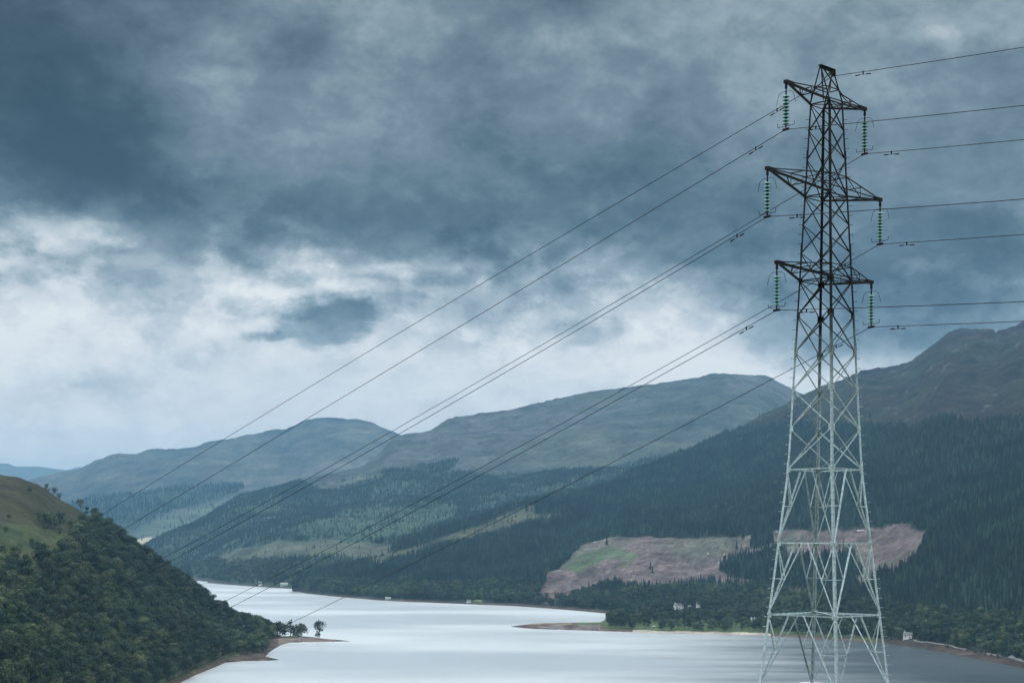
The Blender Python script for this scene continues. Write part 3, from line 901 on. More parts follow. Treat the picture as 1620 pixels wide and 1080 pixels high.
def proto(kind, seed):
    """returns crown mesh, trunk mesh and one joined mesh for mass planting"""
    rn = random.Random(seed * 13 + 1)
    if kind == 'con':
        crown = conifer_mesh(seed, tiers=rn.choice((7, 8, 9)), spikes=rn.choice((6, 7)), r=rn.uniform(2.0, 2.7))
        trunk = trunk_mb(14.5, .22, .05); mat = M_con; h = 16
    elif kind == 'bro':
        h = 10
        crown = broad_mb(seed, h, rn.uniform(3.7, 4.8), n=rn.choice((700, 820)), size=.72, base=rn.uniform(.10, .2), lobes=rn.choice((7, 9, 11)))
        limbs = [(rn.uniform(0, 6.28), rn.uniform(2.5, 4.5), rn.uniform(1.8, 2.8), rn.uniform(1.5, 3)) for _ in range(4)]
        trunk = trunk_mb(7, .24, .08, rn.uniform(-.4, .4), limbs); mat = M_bro
    else:
        h = 5
        crown = broad_mb(seed, h, rn.uniform(2.6, 3.4), n=240, size=.62, base=.04, lobes=7)
        trunk = trunk_mb(3, .12, .05); mat = M_shr
    cm = crown.mesh('crown', mat); tm = trunk.mesh('trunk', M_bark)
    j = MB(); j.add(crown.v, crown.f); nf = len(j.f); j.add(trunk.v, trunk.f)
    jm = j.mesh('tree', [mat, M_bark])
    jm.polygons.foreach_set('material_index', [0] * nf + [1] * (len(j.f) - nf))
    return cm, tm, jm


PR = {k: [proto(k, s) for s in range(a, a + n)] for k, a, n in (('con', 1, 6), ('bro', 20, 7), ('shr', 40, 4))}


def mass(name, pts, kind, smin, smax, label, squash=1.0):
    """thousands of trees as one mass: points with a scale and a turn, one geometry-nodes modifier"""
    n = len(pts)
    if n == 0: return
    coll = bpy.data.collections.new(name + '_kinds')
    for i, (cm, tm, jm) in enumerate(PR[kind]):
        coll.objects.link(bpy.data.objects.new('%s_%d' % (name, i), jm))
    me = bpy.data.meshes.new(name)
    me.vertices.add(n)
    me.vertices.foreach_set('co', np.asarray(pts, np.float32).reshape(-1))
    P_ = np.asarray(pts)
    s = RNG.uniform(smin, smax, n) * (1 + .22 * np.clip(fbm(P_[:, 0] / 130, P_[:, 1] / 170, 3) * 2, -1, 1))
    sc3 = np.stack([s * RNG.uniform(.85, 1.15, n), s * RNG.uniform(.85, 1.15, n), s * RNG.uniform(.85, 1.15, n) * squash], -1).astype(np.float32)
    a = me.attributes.new('tscale', 'FLOAT_VECTOR', 'POINT'); a.data.foreach_set('vector', sc3.reshape(-1))
    r3 = np.stack([RNG.normal(0, .03, n), RNG.normal(0, .03, n), RNG.uniform(0, 6.28, n)], -1).astype(np.float32)
    a = me.attributes.new('trot', 'FLOAT_VECTOR', 'POINT'); a.data.foreach_set('vector', r3.reshape(-1))
    a = me.attributes.new('tidx', 'INT', 'POINT'); a.data.foreach_set('value', RNG.integers(0, len(PR[kind]), n).astype(np.int32))
    o = bpy.data.objects.new(name, me); COL.objects.link(o)
    ng = bpy.data.node_groups.new(name, 'GeometryNodeTree')
    ng.interface.new_socket('Geometry', in_out='INPUT', socket_type='NodeSocketGeometry')
    ng.interface.new_socket('Geometry', in_out='OUTPUT', socket_type='NodeSocketGeometry')
    N, L = ng.nodes.new, ng.links.new
    gi = N('NodeGroupInput'); go = N('NodeGroupOutput')
    ci = N('GeometryNodeCollectionInfo'); ci.inputs['Collection'].default_value = coll
    ci.inputs['Separate Children'].default_value = True; ci.inputs['Reset Children'].default_value = True
    iop = N('GeometryNodeInstanceOnPoints'); iop.inputs['Pick Instance'].default_value = True
    def na(nm, t):
        x = N('GeometryNodeInputNamedAttribute'); x.data_type = t; x.inputs['Name'].default_value = nm
        return x.outputs['Attribute']
    e2r = N('FunctionNodeEulerToRotation')
    L(gi.outputs[0], iop.inputs['Points']); L(ci.outputs[0], iop.inputs['Instance'])
    L(na('tidx', 'INT'), iop.inputs['Instance Index'])
    L(na('trot', 'FLOAT_VECTOR'), e2r.inputs[0]); L(e2r.outputs[0], iop.inputs['Rotation'])
    L(na('tscale', 'FLOAT_VECTOR'), iop.inputs['Scale'])
    L(iop.outputs[0], go.inputs[0])
    md = o.modifiers.new('planting', 'NODES'); md.node_group = ng
    tag(o, label=label, cat='trees', kind='stuff')
    print(name, n)
    return o


def single(name, pt, kind, i, scale, rz, label, cat, group, sz=1.0, rnd=None):
    cm, tm, _ = PR[kind][i]
    root = bpy.data.objects.new(name, None); COL.objects.link(root)
    root.location = pt; root.rotation_euler = (0, 0, rz); root.scale = (scale, scale, scale * sz)
    c = bpy.data.objects.new('crown', cm); COL.objects.link(c); c.parent = root
    t = bpy.data.objects.new('trunk', tm); COL.objects.link(t); t.parent = root
    return tag(root, label, cat, group)


def split_nearest(pts, n, h, framey=1095):
    """the n that show largest in the frame, and the rest"""
    qx, qy = project(pts[:, 0], pts[:, 1], pts[:, 2])
    inv = (qx > -10) & (qx < 1630) & (qy - h * .7 * F / pts[:, 1] < 1080) & (qy > 600)
    key = np.where(inv, pts[:, 1], 1e9 + pts[:, 1])
    o = np.argsort(key)
    return pts[o[:n]], pts[o[n:]]


# -- left hillside woodland
dens = np.where(zA | zB, 0.0, 0.034)
dens = np.where(brk & (dens > 0), 0.026, dens)
dens *= (L1.Z > 2.0) * (L1.T > 0) * (L1.T < 1.12)
p1 = L1.scatter(dens, None, 20, 9)
shd = np.where(zA, 0.0006, 0.0) + np.where(zB, 0.0018, 0.0)
shd = shd * (0.2 + 4 * np.clip(fbm(L1.X / 50 + 9, L1.Y / 60, 3) - .05, 0, 1))
shd = np.where(brk & ~zA & ~zB, 0.02, shd)
p1s = L1.scatter(shd * (L1.T < 1.02), None, 20, 4)
near1, rest1 = split_nearest(p1, 300, 9)

HZ = [
    (lambda x, y: y > 1010 and x > 200, 'bushy broadleaf tree low on the left hillside just above the loch shore'),
    (lambda x, y: y > 1040 and x <= 70, 'broadleaf tree in the bottom left corner of the wooded hillside'),
    (lambda x, y: y > 1040, 'broadleaf tree at the foot of the left hillside wood, along the bottom edge'),
    (lambda x, y: x <= 60, 'broadleaf tree at the left edge of the hillside wood, near the pale dead tree'),
    (lambda x, y: x <= 130, 'broadleaf tree in the lower left of the hillside wood, right of the pale dead tree'),
    (lambda x, y: True, 'rounded broadleaf tree in the middle of the left hillside wood'),
]
TRN = random.Random(3)
for p in near1:
    qx, qy = project(*p)
    lb = next(l for f, l in HZ if f(qx, qy))
    single('broadleaf_tree', tuple(p), 'bro', TRN.randrange(7), TRN.uniform(.68, 1.35), TRN.uniform(0, 6.28), lb, 'tree', 'broadleaf trees on the left hillside', TRN.uniform(.85, 1.15))
mass('hillside_scrub', p1s, 'shr', .5, 1.25, 'low scrub and bracken thickets on the left hillside clearings')

lay = Layer.__new__(Layer)
lay.X, lay.Y, lay.Z, lay.px = S1[0], S1[1], np.maximum(S1[2], 0), S1[3][0]
lay.PX, lay.PY = S1[3], S1[4]
psp = lay.scatter(np.where((S1[3] < 423) & (S1[5] > 3) & (S1[4] < 1039 - (S1[3] - 380) * .12), .03, 0), None, 99, 9)
rest1 = np.concatenate([rest1, psp])
mass('hillside_woodland', rest1, 'bro', .6, 1.35, 'dense broadleaf woodland covering the left hillside above the shore')
# -- occluder skylines for the farther layers
sx_, sy_ = L2.skyline(); occ2 = (sx_, sy_ - 2)
# -- spruce forest of the right mountain
wood_band = (L2.PY > np.interp(L2.PX, [470, 600, 800, 960, 1010, 1100, 1200, 1300, 1400, 1500, 1620], [915, 922, 925, 940, 935, 934, 935, 948, 962, 975, 985]) + L2.jit * 10)
zF = ~zM & ~zC & ~zS & ~zL & (L2.Z > 2.8) & ~shore_side
d_con = np.where(zF & ~wood_band, 0.040, 0.0)
d_con = np.where(zF & wood_band, 0.005, d_con)
d_con = np.where(zM & (L2.PY > 655) & (n1 > .12), 0.0012, d_con)
d_con = np.where(zS, 0.0010, d_con)
fuz = L2.zone(cut1, 42) ^ L2.zone(cut1, 16)
d_con = np.where(zC & (n1 > .1), 0.0002, d_con)
d_con = np.where(fuz & zC, .005, d_con)
d_con = np.where(fuz & zF & ~wood_band, .026, d_con)
d_con = d_con * (0.55 + 0.9 * np.clip(fbm(L2.X / 120 + 4, L2.Y / 160, 4) + .45, 0, 1))
pc = L2.scatter(d_con * (L2.T < 1.1), None, 10, 16, CLEAR)
d_br = np.where(zF & wood_band, 0.042, 0.0)
d_br = np.where(zF & ~wood_band & (fbm(L2.X / 100 - 8, L2.Y / 150, 4) > .33), 0.005, d_br)
pb = L2.scatter(d_br, None, 10, 9, CLEAR)
d_sc = np.where(zC & (n3 > .2), 0.002, 0) + np.where((L2.Z > 1.9) & (L2.Z < 3.4) & (L2.T > 0) & ~shore_side, .012, 0) + np.where(shore_side & (L2.PY < roadY + 4) & (n2 > 0), .03, 0)
ps = L2.scatter(d_sc, None, 8, 3, CLEAR)
nearc, restc = split_nearest(pc, 300, 16)
for p in nearc:
    qx, qy = project(*p)
    lb = ('tall dark spruce standing among broadleaf trees above the shore road at the right edge' if wood_band.any() and qy > 985 else
          'dark spruce in the lower right plantation above the shore wood' if qx > 1500 else
          'dark spruce on the plantation edge right of the pylon foot, above the shore trees')
    single('spruce_tree', tuple(p), 'con', TRN.randrange(6), TRN.uniform(.75, 1.15), TRN.uniform(0, 6.28), lb, 'spruce', 'spruces on the lower right slope', .9)
mass('spruce_forest', restc, 'con', .72, 1.18, 'dark spruce plantation covering the right mountain below the moor', .88)
mass('clearing_scrub', ps, 'shr', .3, .7, 'low regrowth and brash on the felled ground and along the shore')

# -- broadleaf wood on the point
PX_, PY_, d_ = PT[3], PT[4], PT[5]
lawn2 = in_poly(PX_, PY_, [(1018, 986), (1130, 986), (1135, 998), (1060, 998.5), (1022, 996)])
lay = Layer.__new__(Layer)
lay.X, lay.Y, lay.Z, lay.px = PT[0], PT[1], np.maximum(PT[2], 0), PX_[0]
lay.PX, lay.PY = PX_, PY_
dpt = np.where((PX_ > 962) & (d_ > 7), 0.013, 0.0) * np.where(lawn2, 0.06, 1.0)
dpt = np.where((PX_ > 1130) & (d_ > 7) & (PX_ < 1200) & (PY_ > 988), 0.006, dpt)
ppt = lay.scatter(dpt, None, 99, 9, CLEAR)
allb = np.concatenate([pb, ppt])
dpc = lay.scatter(np.where((PX_ > 1010) & (d_ > 20) & ~lawn2, .0012, 0), None, 99, 9, CLEAR)
nb, rb = split_nearest(allb, 150, 9)
for p in nb:
    qx, qy = project(*p)
    lb = ('broadleaf tree beside the shore road at the bottom right' if qx > 1480 else
          'broadleaf tree around the white roadside house, right of the pylon foot' if qx > 1400 else
          'broadleaf tree by the shingle beach behind the pylon foot' if qx > 1200 else 'broadleaf tree on the low wooded point left of the pylon')
    single('shore_tree', tuple(p), 'bro', TRN.randrange(7), TRN.uniform(.6, 1.15), TRN.uniform(0, 6.28), lb, 'tree', 'broadleaf trees along the right shore', TRN.uniform(.85, 1.15))
mass('shore_woodland', rb, 'bro', .65, 1.25, 'mixed broadleaf woodland along the far right shore and on the point')
mass('point_conifers', dpc, 'con', .7, 1.0, 'scattered dark conifers among the broadleaf trees on the point')

# -- forests on the middle and far hills
f3 = np.where(z3F & ~z3B & (L3.Z > 2.5), 0.016, 0.0)
f3 = f3 * np.clip(1.1 - 1.6 * fbm(L3.X / 250, L3.Y / 350, 4), .1, 1.5)
f3 = np.where(z3G, 0.003, f3)
f3 = np.where(z3B, 0.0004, f3)
low3 = (L3.PY > 890 + L3.jit * 12)
p3 = L3.scatter(f3 * ~low3 * (L3.T < 1.05), occ2, 6, 15, CLEAR)
p3b = L3.scatter(np.where(low3 & (L3.Z > 2.5), .009, 0), occ2, 6, 10, CLEAR)
mass('middle_hill_forest', p3, 'con', .55, .85, 'bluish conifer forest on the lower slopes of the middle hill', .9)
mass('far_shore_woodland', p3b, 'bro', .8, 1.5, 'broadleaf woodland along the far end of the loch')
o3x, o3y = L3.skyline()
f4 = np.where(z4F, 0.0045, 0.0) + np.where(z4G, .0004, 0)
p4 = L4.scatter(f4, (np.concatenate([o3x]), o3y - 2), 6, 15)
mass('far_hill_forest', p4, 'con', .9, 1.4, 'hazy conifer forest band on the far left hill', 1.0)


# -- trees that stand out singly
def ground_on(lay_, px, y): return lay_.locate(px, y)


def sky_tree(px, w_px, h_px, kind, i, label, name='hawthorn_tree', dy=0):
    c = int(round((px - L1.px[0]) / 1.5)); r = int(np.argmin(L1.PY[:, c]))
    p = Vector((L1.X[r, c], L1.Y[r, c], L1.Z[r, c] - 0.4))
    h0 = 5.0 if kind == 'shr' else 10.0
    s = h_px * p.y / F / h0
    return single(name, p, kind, i, s, px, label, 'tree', None, 1.0)


sky_tree(73, 12, 12, 'shr', 0, 'small dark bush on the grassy skyline of the left hill, upper of the pair', 'bush')
sky_tree(84, 14, 14, 'shr', 1, 'rounder dark bush on the grassy skyline, lower right of the first bush', 'bush')
sky_tree(93, 10, 11, 'shr', 2, 'low bush trailing below the pair of bushes on the left skyline', 'bush')
sky_tree(126, 18, 20, 'bro', 0, 'largest dark round tree on the left hill skyline')
sky_tree(136, 12, 15, 'bro', 1, 'smaller dark tree close beside the largest skyline tree')
sky_tree(149, 12, 14, 'bro', 2, 'dark tree on the left skyline where the wood begins')
for k, (px, y, h, lb) in enumerate([(57, 870, 17, 'large round bush on the green pasture of the left hillside'), (28, 874, 16, 'dark bush on the green pasture, left of the large round one'),
                                    (95, 845, 14, 'dark bush beside the wood edge, above the green pasture'), (72, 840, 12, 'bush between the brown and the green pasture'),
                                    (118, 852, 20, 'dark spreading tree at the upper corner of the hillside wood'), (14, 821, 9, 'small bush at the left edge of the brown pasture')]):
    p = L1.locate(px, y)
    single('pasture_bush', p, 'shr', k % 4, h * p.y / F / 5.0, k * 1.3, lb, 'bush', None, .9)

# pale dead tree
p = L1.locate(47, 985)
dt_ = empty('dead_tree', p, label='bare bleached dead tree standing pale among the hillside wood', cat='tree')
m = MB(); m.tube([(0, 0, -1), (.1, 0, 4), (-.1, 0, 8.6)], [.28, .2, .05], 6); m.build('trunk', M_dead, dt_)
m = MB()
for a, z, l, up in ((0.3, 3.5, 2, 1.6), (3.3, 4.4, 1.7, 1.5), (5.0, 5.2, 1.4, 1.2), (3.0, 6.2, 1.2, 1.0), (0.2, 6.8, .9, .9)):
    m.tube([(0, 0, z), (math.cos(a) * l * .6, math.sin(a) * l * .6, z + up * .4), (math.cos(a) * l, math.sin(a) * l, z + up)], [.12, .08, .03], 5)
m.build('branches', M_dead, dt_)

# trees on the left spit: photo column, foot row, height px, builder
def spit_point(px, y, z=1.2):
    Y = depth_at(px, y, z); return W(px, y, Y)


def custom_tree(name, px, y, crown_mb, trunk, label, hpx, h0, mat=None):
    p = spit_point(px, y, 0.9)
    r = empty(name, p, label=label, cat='tree')
    s = hpx * p.y / F / h0
    r.scale = (s, s, s)
    crown_mb.build('crown', mat or M_shr, r); trunk.build('trunk', M_bark, r)
    return r


custom_tree('scots_pine', 439.5, 1008, broad_mb(71, 10, 3.8, 520, .9, .34, 10, .75), trunk_mb(8, .3, .1, .3), 'flat topped pine at the left end of the spit trees', 28, 10)
custom_tree('larch_tree', 459.5, 1008, broad_mb(72, 12, 2.0, 190, .8, .25, 12, 1.0), trunk_mb(11.5, .2, .05, .5), 'tall thin sparse tree rising above the spit thicket', 32, 12)
custom_tree('spreading_tree', 476, 1008, broad_mb(73, 9, 4.6, 700, .9, .20, 14, .7), trunk_mb(6, .35, .12, .4, [(0.2, 3, 3, 2.2), (2.9, 3, 2.6, 2.2)]), 'dome shaped spreading tree at the right end of the spit thicket', 25, 9)
lone = broad_mb(74, 11, 4.0, 640, .9, .28, 12, .9)
low_ = broad_mb(75, 4.5, 2.1, 180, .7, .05, 6)
lone.add([(x - 1.2, y, z) for x, y, z in low_.v], low_.f)
custom_tree('lone_tree', 505, 1009, lone, trunk_mb(9, .3, .1, .2), 'lone tall tree near the tip of the left spit', 28, 11)
for k, (px, h, lb) in enumerate([(432, 12, 'dark shrub at the landward end of the spit, left of the pine'), (443, 15, 'dense dark shrub under the flat topped pine'), (451, 15, 'dense dark shrub between the pine and the thin tree'),
                                 (459, 16, 'dense dark shrub at the foot of the tall thin tree'), (467, 14, 'dense dark shrub between the thin tree and the spreading tree'), (474, 9, 'low shrub under the spreading tree')]):
    p = spit_point(px, 1008.5, 0.8)
    single('thicket_shrub', p, 'shr', k % 4, 1.65 * h * p.y / F / 5.0, k * 2.1, lb, 'shrub', 'thicket on the left spit', 1.0)

# ------------------------------------------------------------------ houses, huts, vans, wall, boats
M_white = simple_mat('white_render', (.55, .57, .57), .8, var=.06)
M_cream = simple_mat('cream_render', (.33, .35, .32), .8, var=.08)
M_slate = simple_mat('slate_roof', (.10, .11, .12), .6, scale=1.5)
M_pale_roof = simple_mat('pale_sheet_roof', (.28, .34, .33), .5, var=.1)
M_glass = simple_mat('window_glass', (.03, .04, .05), .1)
M_door = simple_mat('painted_door', (.12, .08, .06), .6)
M_rubber = simple_mat('tyre_rubber', (.02, .02, .02), .8)
M_stone = simple_mat('sea_wall_stone', (.30, .29, .27), .9, scale=.8)
M_asph = simple_mat('asphalt', (.06, .06, .062), .9)
M_paint = simple_mat('white_paint', (.80, .80, .79), .4, var=.04)


def house(name, p, rz, w, d, h, roof_h, label, wall=M_white, roof=M_slate, cat='house'):
    r = empty(name, p, rz, label=label, cat=cat)
    m = MB()
    m.add([(-w / 2, -d / 2, -2), (w / 2, -d / 2, -2), (w / 2, d / 2, -2), (-w / 2, d / 2, -2), (-w / 2, -d / 2, h), (w / 2, -d / 2, h), (w / 2, d / 2, h), (-w / 2, d / 2, h),
           (-w / 2, 0, h + roof_h), (w / 2, 0, h + roof_h)],
          [(0, 1, 5, 4), (2, 3, 7, 6), (1, 2, 6, 9, 5), (3, 0, 4, 8, 7)])
    m.build('wall', wall, r)
    m = MB(); o = .35; sl = roof_h / (d / 2)
    for s in (-1, 1):
        e = (s * (d / 2 + o), h - sl * o + .06); k = (0, h + roof_h + .06)
        m.add([(-w / 2 - o, e[0], e[1]), (w / 2 + o, e[0], e[1]), (w / 2 + o, k[0], k[1]), (-w / 2 - o, k[0], k[1]),
               (-w / 2 - o, e[0], e[1] + .15), (w / 2 + o, e[0], e[1] + .15), (w / 2 + o, k[0], k[1] + .15), (-w / 2 - o, k[0], k[1] + .15)],
              [(0, 1, 2, 3), (4, 7, 6, 5), (0, 4, 5, 1), (1, 5, 6, 2), (3, 2, 6, 7), (0, 3, 7, 4)])
    rf = m.build('roof', roof, r)
    if w > 6:
        m = MB(); m.box((-w / 2 + .7, 0, h + roof_h + .5), (.8, .8, 1.5)); m.build('chimney', wall, rf)
    n = max(1, int(w / 3.2))
    for i in range(n):
        x = -w / 2 + w * (i + .5) / n
        if i == n // 2 and n > 1:
            m = MB(); m.box((x, -d / 2 - .02, 1.0), (1.0, .08, 2.0)); m.build('door', M_door, r)
        else:
            m = MB(); m.box((x, -d / 2 - .02, h * .58), (1.1, .08, 1.2)); m.build('window', M_glass, r)
    return r


def on(lay_, px, y, dz=0.0):
    p = lay_.locate(px, y); p.z += dz; return p


house('house', on(L2, 1073, 963), .25, 11, 7, 4.6, 2.6, 'larger white house among the trees behind the wooded point')
house('cottage', on(L2, 1107, 961), -.5, 5.5, 5, 4.5, 2.4, 'white gabled cottage right of the larger white house in the trees')
house('cottage', on(L2, 1092, 962), .9, 5, 4, 2.8, 1.6, 'small white cottage between two others behind the point')
house('cottage', spit_point(1191, 984, 2), .6, 8, 6, 3.0, 2.4, 'pale roofed cottage on the point, just left of the pylon', M_white, M_pale_roof)
house('roadside_house', on(L2, 1439, 1010), -.5, 8, 6, 3.2, 2.6, 'white gabled house beside the shore road right of the pylon')
house('cottage', on(L3, 413, 926), .2, 7, 6, 4.5, 4, 'white twin gabled house at the far end of the loch', M_white)
house('boathouse', on(L3, 450, 927), .05, 14, 8, 4, 2, 'long low pale building on the far shore by the water', M_cream, M_pale_roof)
house('cottage', on(L2, 742, 953), .1, 6, 4, 2.6, 1.6, 'tiny white cottage beside the green lawn on the far shore')
house('shed', on(L2, 614, 948), .1, 8, 5, 2.2, 1.4, 'pale shed at the water edge below the spruce shoulder', M_cream, M_pale_roof)
house('hut', spit_point(475.5, 1013.4, .5), .5, 3.2, 3.0, 1.8, 1.6, 'small white hut on the shingle of the left spit', cat='hut')


def van(p, rz, label, L_=5.2, name='van'):
    r = empty(name, p, rz, label=label, cat='van')
    h = 2.3
    m = MB()
    prof = [(-L_ / 2, .45), (L_ / 2, .45), (L_ / 2, 1.15), (L_ / 2 - .9, 1.35), (L_ / 2 - 1.5, h), (-L_ / 2, h)]
    n = len(prof)
    m.add([(x, -1, z) for x, z in prof] + [(x, 1, z) for x, z in prof], [tuple(range(n)), tuple(range(2 * n - 1, n - 1, -1))] + [(i, n + i, n + (i + 1) % n, (i + 1) % n) for i in range(n)])
    m.build('body', M_paint, r)
    for s in (-1, 1):
        m = MB(); m.box((L_ / 2 - 1.7, s * 1.01, 1.65), (.9, .03, .6)); m.build('window', M_glass, r)
    for x in (-L_ / 2 + .9, L_ / 2 - .9):
        for s in (-1, 1):
            m = MB(); m.tube([(x, s * .8, .36), (x, s * 1.04, .36)], .36, 12); m.build('wheel', M_rubber, r)
    return r


van(on(L2, 1359.5, 842.5, .3), 0.1, 'largest white van parked at the top of the felled slope behind the pylon', 6.6)
van(on(L2, 1366, 842.5, .3), 0.3, 'middle white van on the felled slope, between two others', 4.6)
van(on(L2, 1371.5, 842.5, .3), 2.9, 'smallest white van at the right of three on the felled slope', 3.6)

# shore road with its sea wall at the bottom right
def strip_mesh(name, pts, w, h, mat, top_only=False):
    m = MB()
    P_ = [Vector(p) for p in pts]
    n = len(P_)
    vs = []
    for i, p in enumerate(P_):
        d = (P_[min(i + 1, n - 1)] - P_[max(i - 1, 0)]); d.z = 0; d.normalize()
        s = Vector((d.y, -d.x, 0)) * w / 2
        vs += [p + s, p - s, p - s + Vector((0, 0, h)), p + s + Vector((0, 0, h))]
    fs = []
    for i in range(n - 1):
        a = i * 4; b = a + 4
        for k in range(4): fs.append((a + k, a + (k + 1) % 4, b + (k + 1) % 4, b + k))
    fs += [(0, 3, 2, 1), (4 * n - 4, 4 * n - 3, 4 * n - 2, 4 * n - 1)]
    m.add(vs, fs)
    return m.build(name, mat)


rxs, rys = [r[0] for r in road_px], [r[1] for r in road_px]
def shore_line(a, b, n): return [on(L2, x, float(np.interp(x, rxs, rys))) for x in np.linspace(a, b, n)]
rp = shore_line(1404, 1700, 60)
o = strip_mesh('road', [p + Vector((1.5, 4.0, -1.2)) for p in rp], 5.5, 1.6, M_asph); tag(o, kind='structure')
def wall_seg(a, b, label):
    r = strip_mesh('sea_wall', [p + Vector((0, 0, -1.0)) for p in shore_line(a, b, 12)], .6, 2.3, M_stone)
    return tag(r, label, 'wall', None)
wall_seg(1446, 1481, 'pale stone sea wall starting beside the white roadside house')
wall_seg(1482, 1530, 'pale stone sea wall along the middle of the shore road')
wall_seg(1562, 1584, 'short pale sea wall stretch between shrubs on the shore road')
wall_seg(1600, 1650, 'pale sea wall running out of the frame at the right edge')
v = van(on(L2, 1602, 1042.5) + Vector((1, 3, 0.4)), 2.6, 'white van driving on the shore road at the right edge', 4.6)


def boat(p, rz, label):
    r = empty('boat', p, rz, label=label, cat='boat')
    m = MB(); st = []
    for i in range(7):
        t = i / 6; x = -2.6 + 5.2 * t; w = .95 * math.sin(math.pi * (0.28 + .72 * t)) ** .6 if t < 1 else .02
        st += [(x, -w, .75 + .2 * t), (x, -w * .6, 0), (x, 0, -.2), (x, w * .6, 0), (x, w, .75 + .2 * t)]
    fs = [(i * 5 + k, i * 5 + k + 1, i * 5 + k + 6, i * 5 + k + 5) for i in range(6) for k in range(4)] + [(4, 3, 2, 1, 0)]
    fs += [(i * 5, i * 5 + 5, i * 5 + 9, i * 5 + 4) for i in range(6)]
    m.add(st, fs); m.build('hull', M_paint, r)
    m = MB(); m.box((.2, 0, 1.2), (1.6, 1.2, .8)); m.build('cabin', M_white, r)
    return r


boat(W(875, 960.5, depth_at(875, 960.5, 0)), .3, 'small white boat moored off the right shore above the shingle bar')
boat(spit_point(1034, 991, 1.8), .2, 'white boat laid up on the lawn of the wooded point')
boat(spit_point(1137, 988, 1.8), 1.0, 'small white boat drawn up under the trees, right part of the point')

# ------------------------------------------------------------------ the pylon
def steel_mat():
    """galvanised below, brown-black on the upper cage and arms, blended by height and noise where they meet"""
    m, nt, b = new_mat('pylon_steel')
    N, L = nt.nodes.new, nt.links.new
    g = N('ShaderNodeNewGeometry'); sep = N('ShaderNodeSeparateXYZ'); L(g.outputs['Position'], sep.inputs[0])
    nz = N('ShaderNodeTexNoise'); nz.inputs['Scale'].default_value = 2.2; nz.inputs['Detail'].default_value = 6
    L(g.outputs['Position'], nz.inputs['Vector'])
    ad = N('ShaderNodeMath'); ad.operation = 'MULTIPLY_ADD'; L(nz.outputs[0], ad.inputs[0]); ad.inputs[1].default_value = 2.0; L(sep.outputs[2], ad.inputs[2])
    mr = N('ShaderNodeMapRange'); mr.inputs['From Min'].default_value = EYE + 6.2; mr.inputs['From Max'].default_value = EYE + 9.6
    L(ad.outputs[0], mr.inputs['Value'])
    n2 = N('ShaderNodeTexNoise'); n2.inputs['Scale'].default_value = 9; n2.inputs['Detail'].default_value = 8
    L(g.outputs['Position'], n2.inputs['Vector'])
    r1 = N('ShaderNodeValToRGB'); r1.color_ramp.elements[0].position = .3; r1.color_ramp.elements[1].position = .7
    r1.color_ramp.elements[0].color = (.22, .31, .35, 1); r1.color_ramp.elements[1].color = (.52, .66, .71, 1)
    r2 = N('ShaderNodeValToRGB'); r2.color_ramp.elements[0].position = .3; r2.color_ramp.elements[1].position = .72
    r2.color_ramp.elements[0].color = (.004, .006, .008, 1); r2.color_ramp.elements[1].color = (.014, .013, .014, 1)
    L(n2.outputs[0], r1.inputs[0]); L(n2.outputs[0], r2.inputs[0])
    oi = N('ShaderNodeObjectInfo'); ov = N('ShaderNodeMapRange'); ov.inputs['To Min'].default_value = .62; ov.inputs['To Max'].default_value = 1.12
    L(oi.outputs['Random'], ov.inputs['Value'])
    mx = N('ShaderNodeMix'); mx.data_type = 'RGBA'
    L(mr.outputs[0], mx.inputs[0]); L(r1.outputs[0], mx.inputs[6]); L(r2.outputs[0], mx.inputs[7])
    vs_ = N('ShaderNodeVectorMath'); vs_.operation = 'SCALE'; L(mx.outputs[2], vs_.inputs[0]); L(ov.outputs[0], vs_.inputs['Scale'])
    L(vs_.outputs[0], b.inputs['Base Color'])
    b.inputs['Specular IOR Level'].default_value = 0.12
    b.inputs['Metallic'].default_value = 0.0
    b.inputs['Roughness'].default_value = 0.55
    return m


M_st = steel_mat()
M_dark = simple_mat('dark_fitting', (.012, .013, .015), .7, 0, spec=.1)
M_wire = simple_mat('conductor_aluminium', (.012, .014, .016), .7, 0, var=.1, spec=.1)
M_conc = simple_mat('foundation_concrete', (.55, .52, .52), .9, var=.12, scale=4, bump=.2)
m_, nt_, b_ = new_mat('insulator_glass')
b_.inputs['Base Color'].default_value = (.05, .23, .215, 1)
b_.inputs['Roughness'].default_value = .3
b_.inputs['Specular IOR Level'].default_value = .25
b_.inputs['Transmission Weight'].default_value = .12
b_.inputs['IOR'].default_value = 1.5
M_ins = m_

X0, Y0 = (1304.6 - CX) / F * 61.0, 61.0
TOP_H = {}
LV = [-5.38, -2.66, 0.03, 2.80, 4.33, 5.80, 7.21, 8.60, 9.90, 10.95, 12.02, 13.07, 14.47, 15.55, 16.55]


def RAD(h):
    if h < 2.8: return 1.417 + (2.8 - h) * (2.47 - 1.417) / (2.8 + 5.38)
    return 1.417 - (h - 2.8) * (1.417 - .62) / (16.55 - 2.8)


# corner k: 0 left, 1 front, 2 right, 3 back (diagonals along the view axes)
CD = [Vector((-1, 0, 0)), Vector((0, -1, 0)), Vector((1, 0, 0)), Vector((0, 1, 0))]
AX = Vector((-1, -1, 0)).normalized()         # arm direction, towards near left
WD = Vector((-1, 1, 0)).normalized()          # wire direction, away to the left


def corner(k, h): return CD[k % 4] * RAD(h) + Vector((0, 0, h))


BASE = Vector((X0, Y0, EYE))
py = empty('electricity_pylon', (X0, Y0, EYE - 5.45), label='tall lattice steel electricity pylon with six arms, pale lower legs and dark top', cat='pylon')
ORG = Vector((0, 0, 5.45))
def V(p): return p + ORG


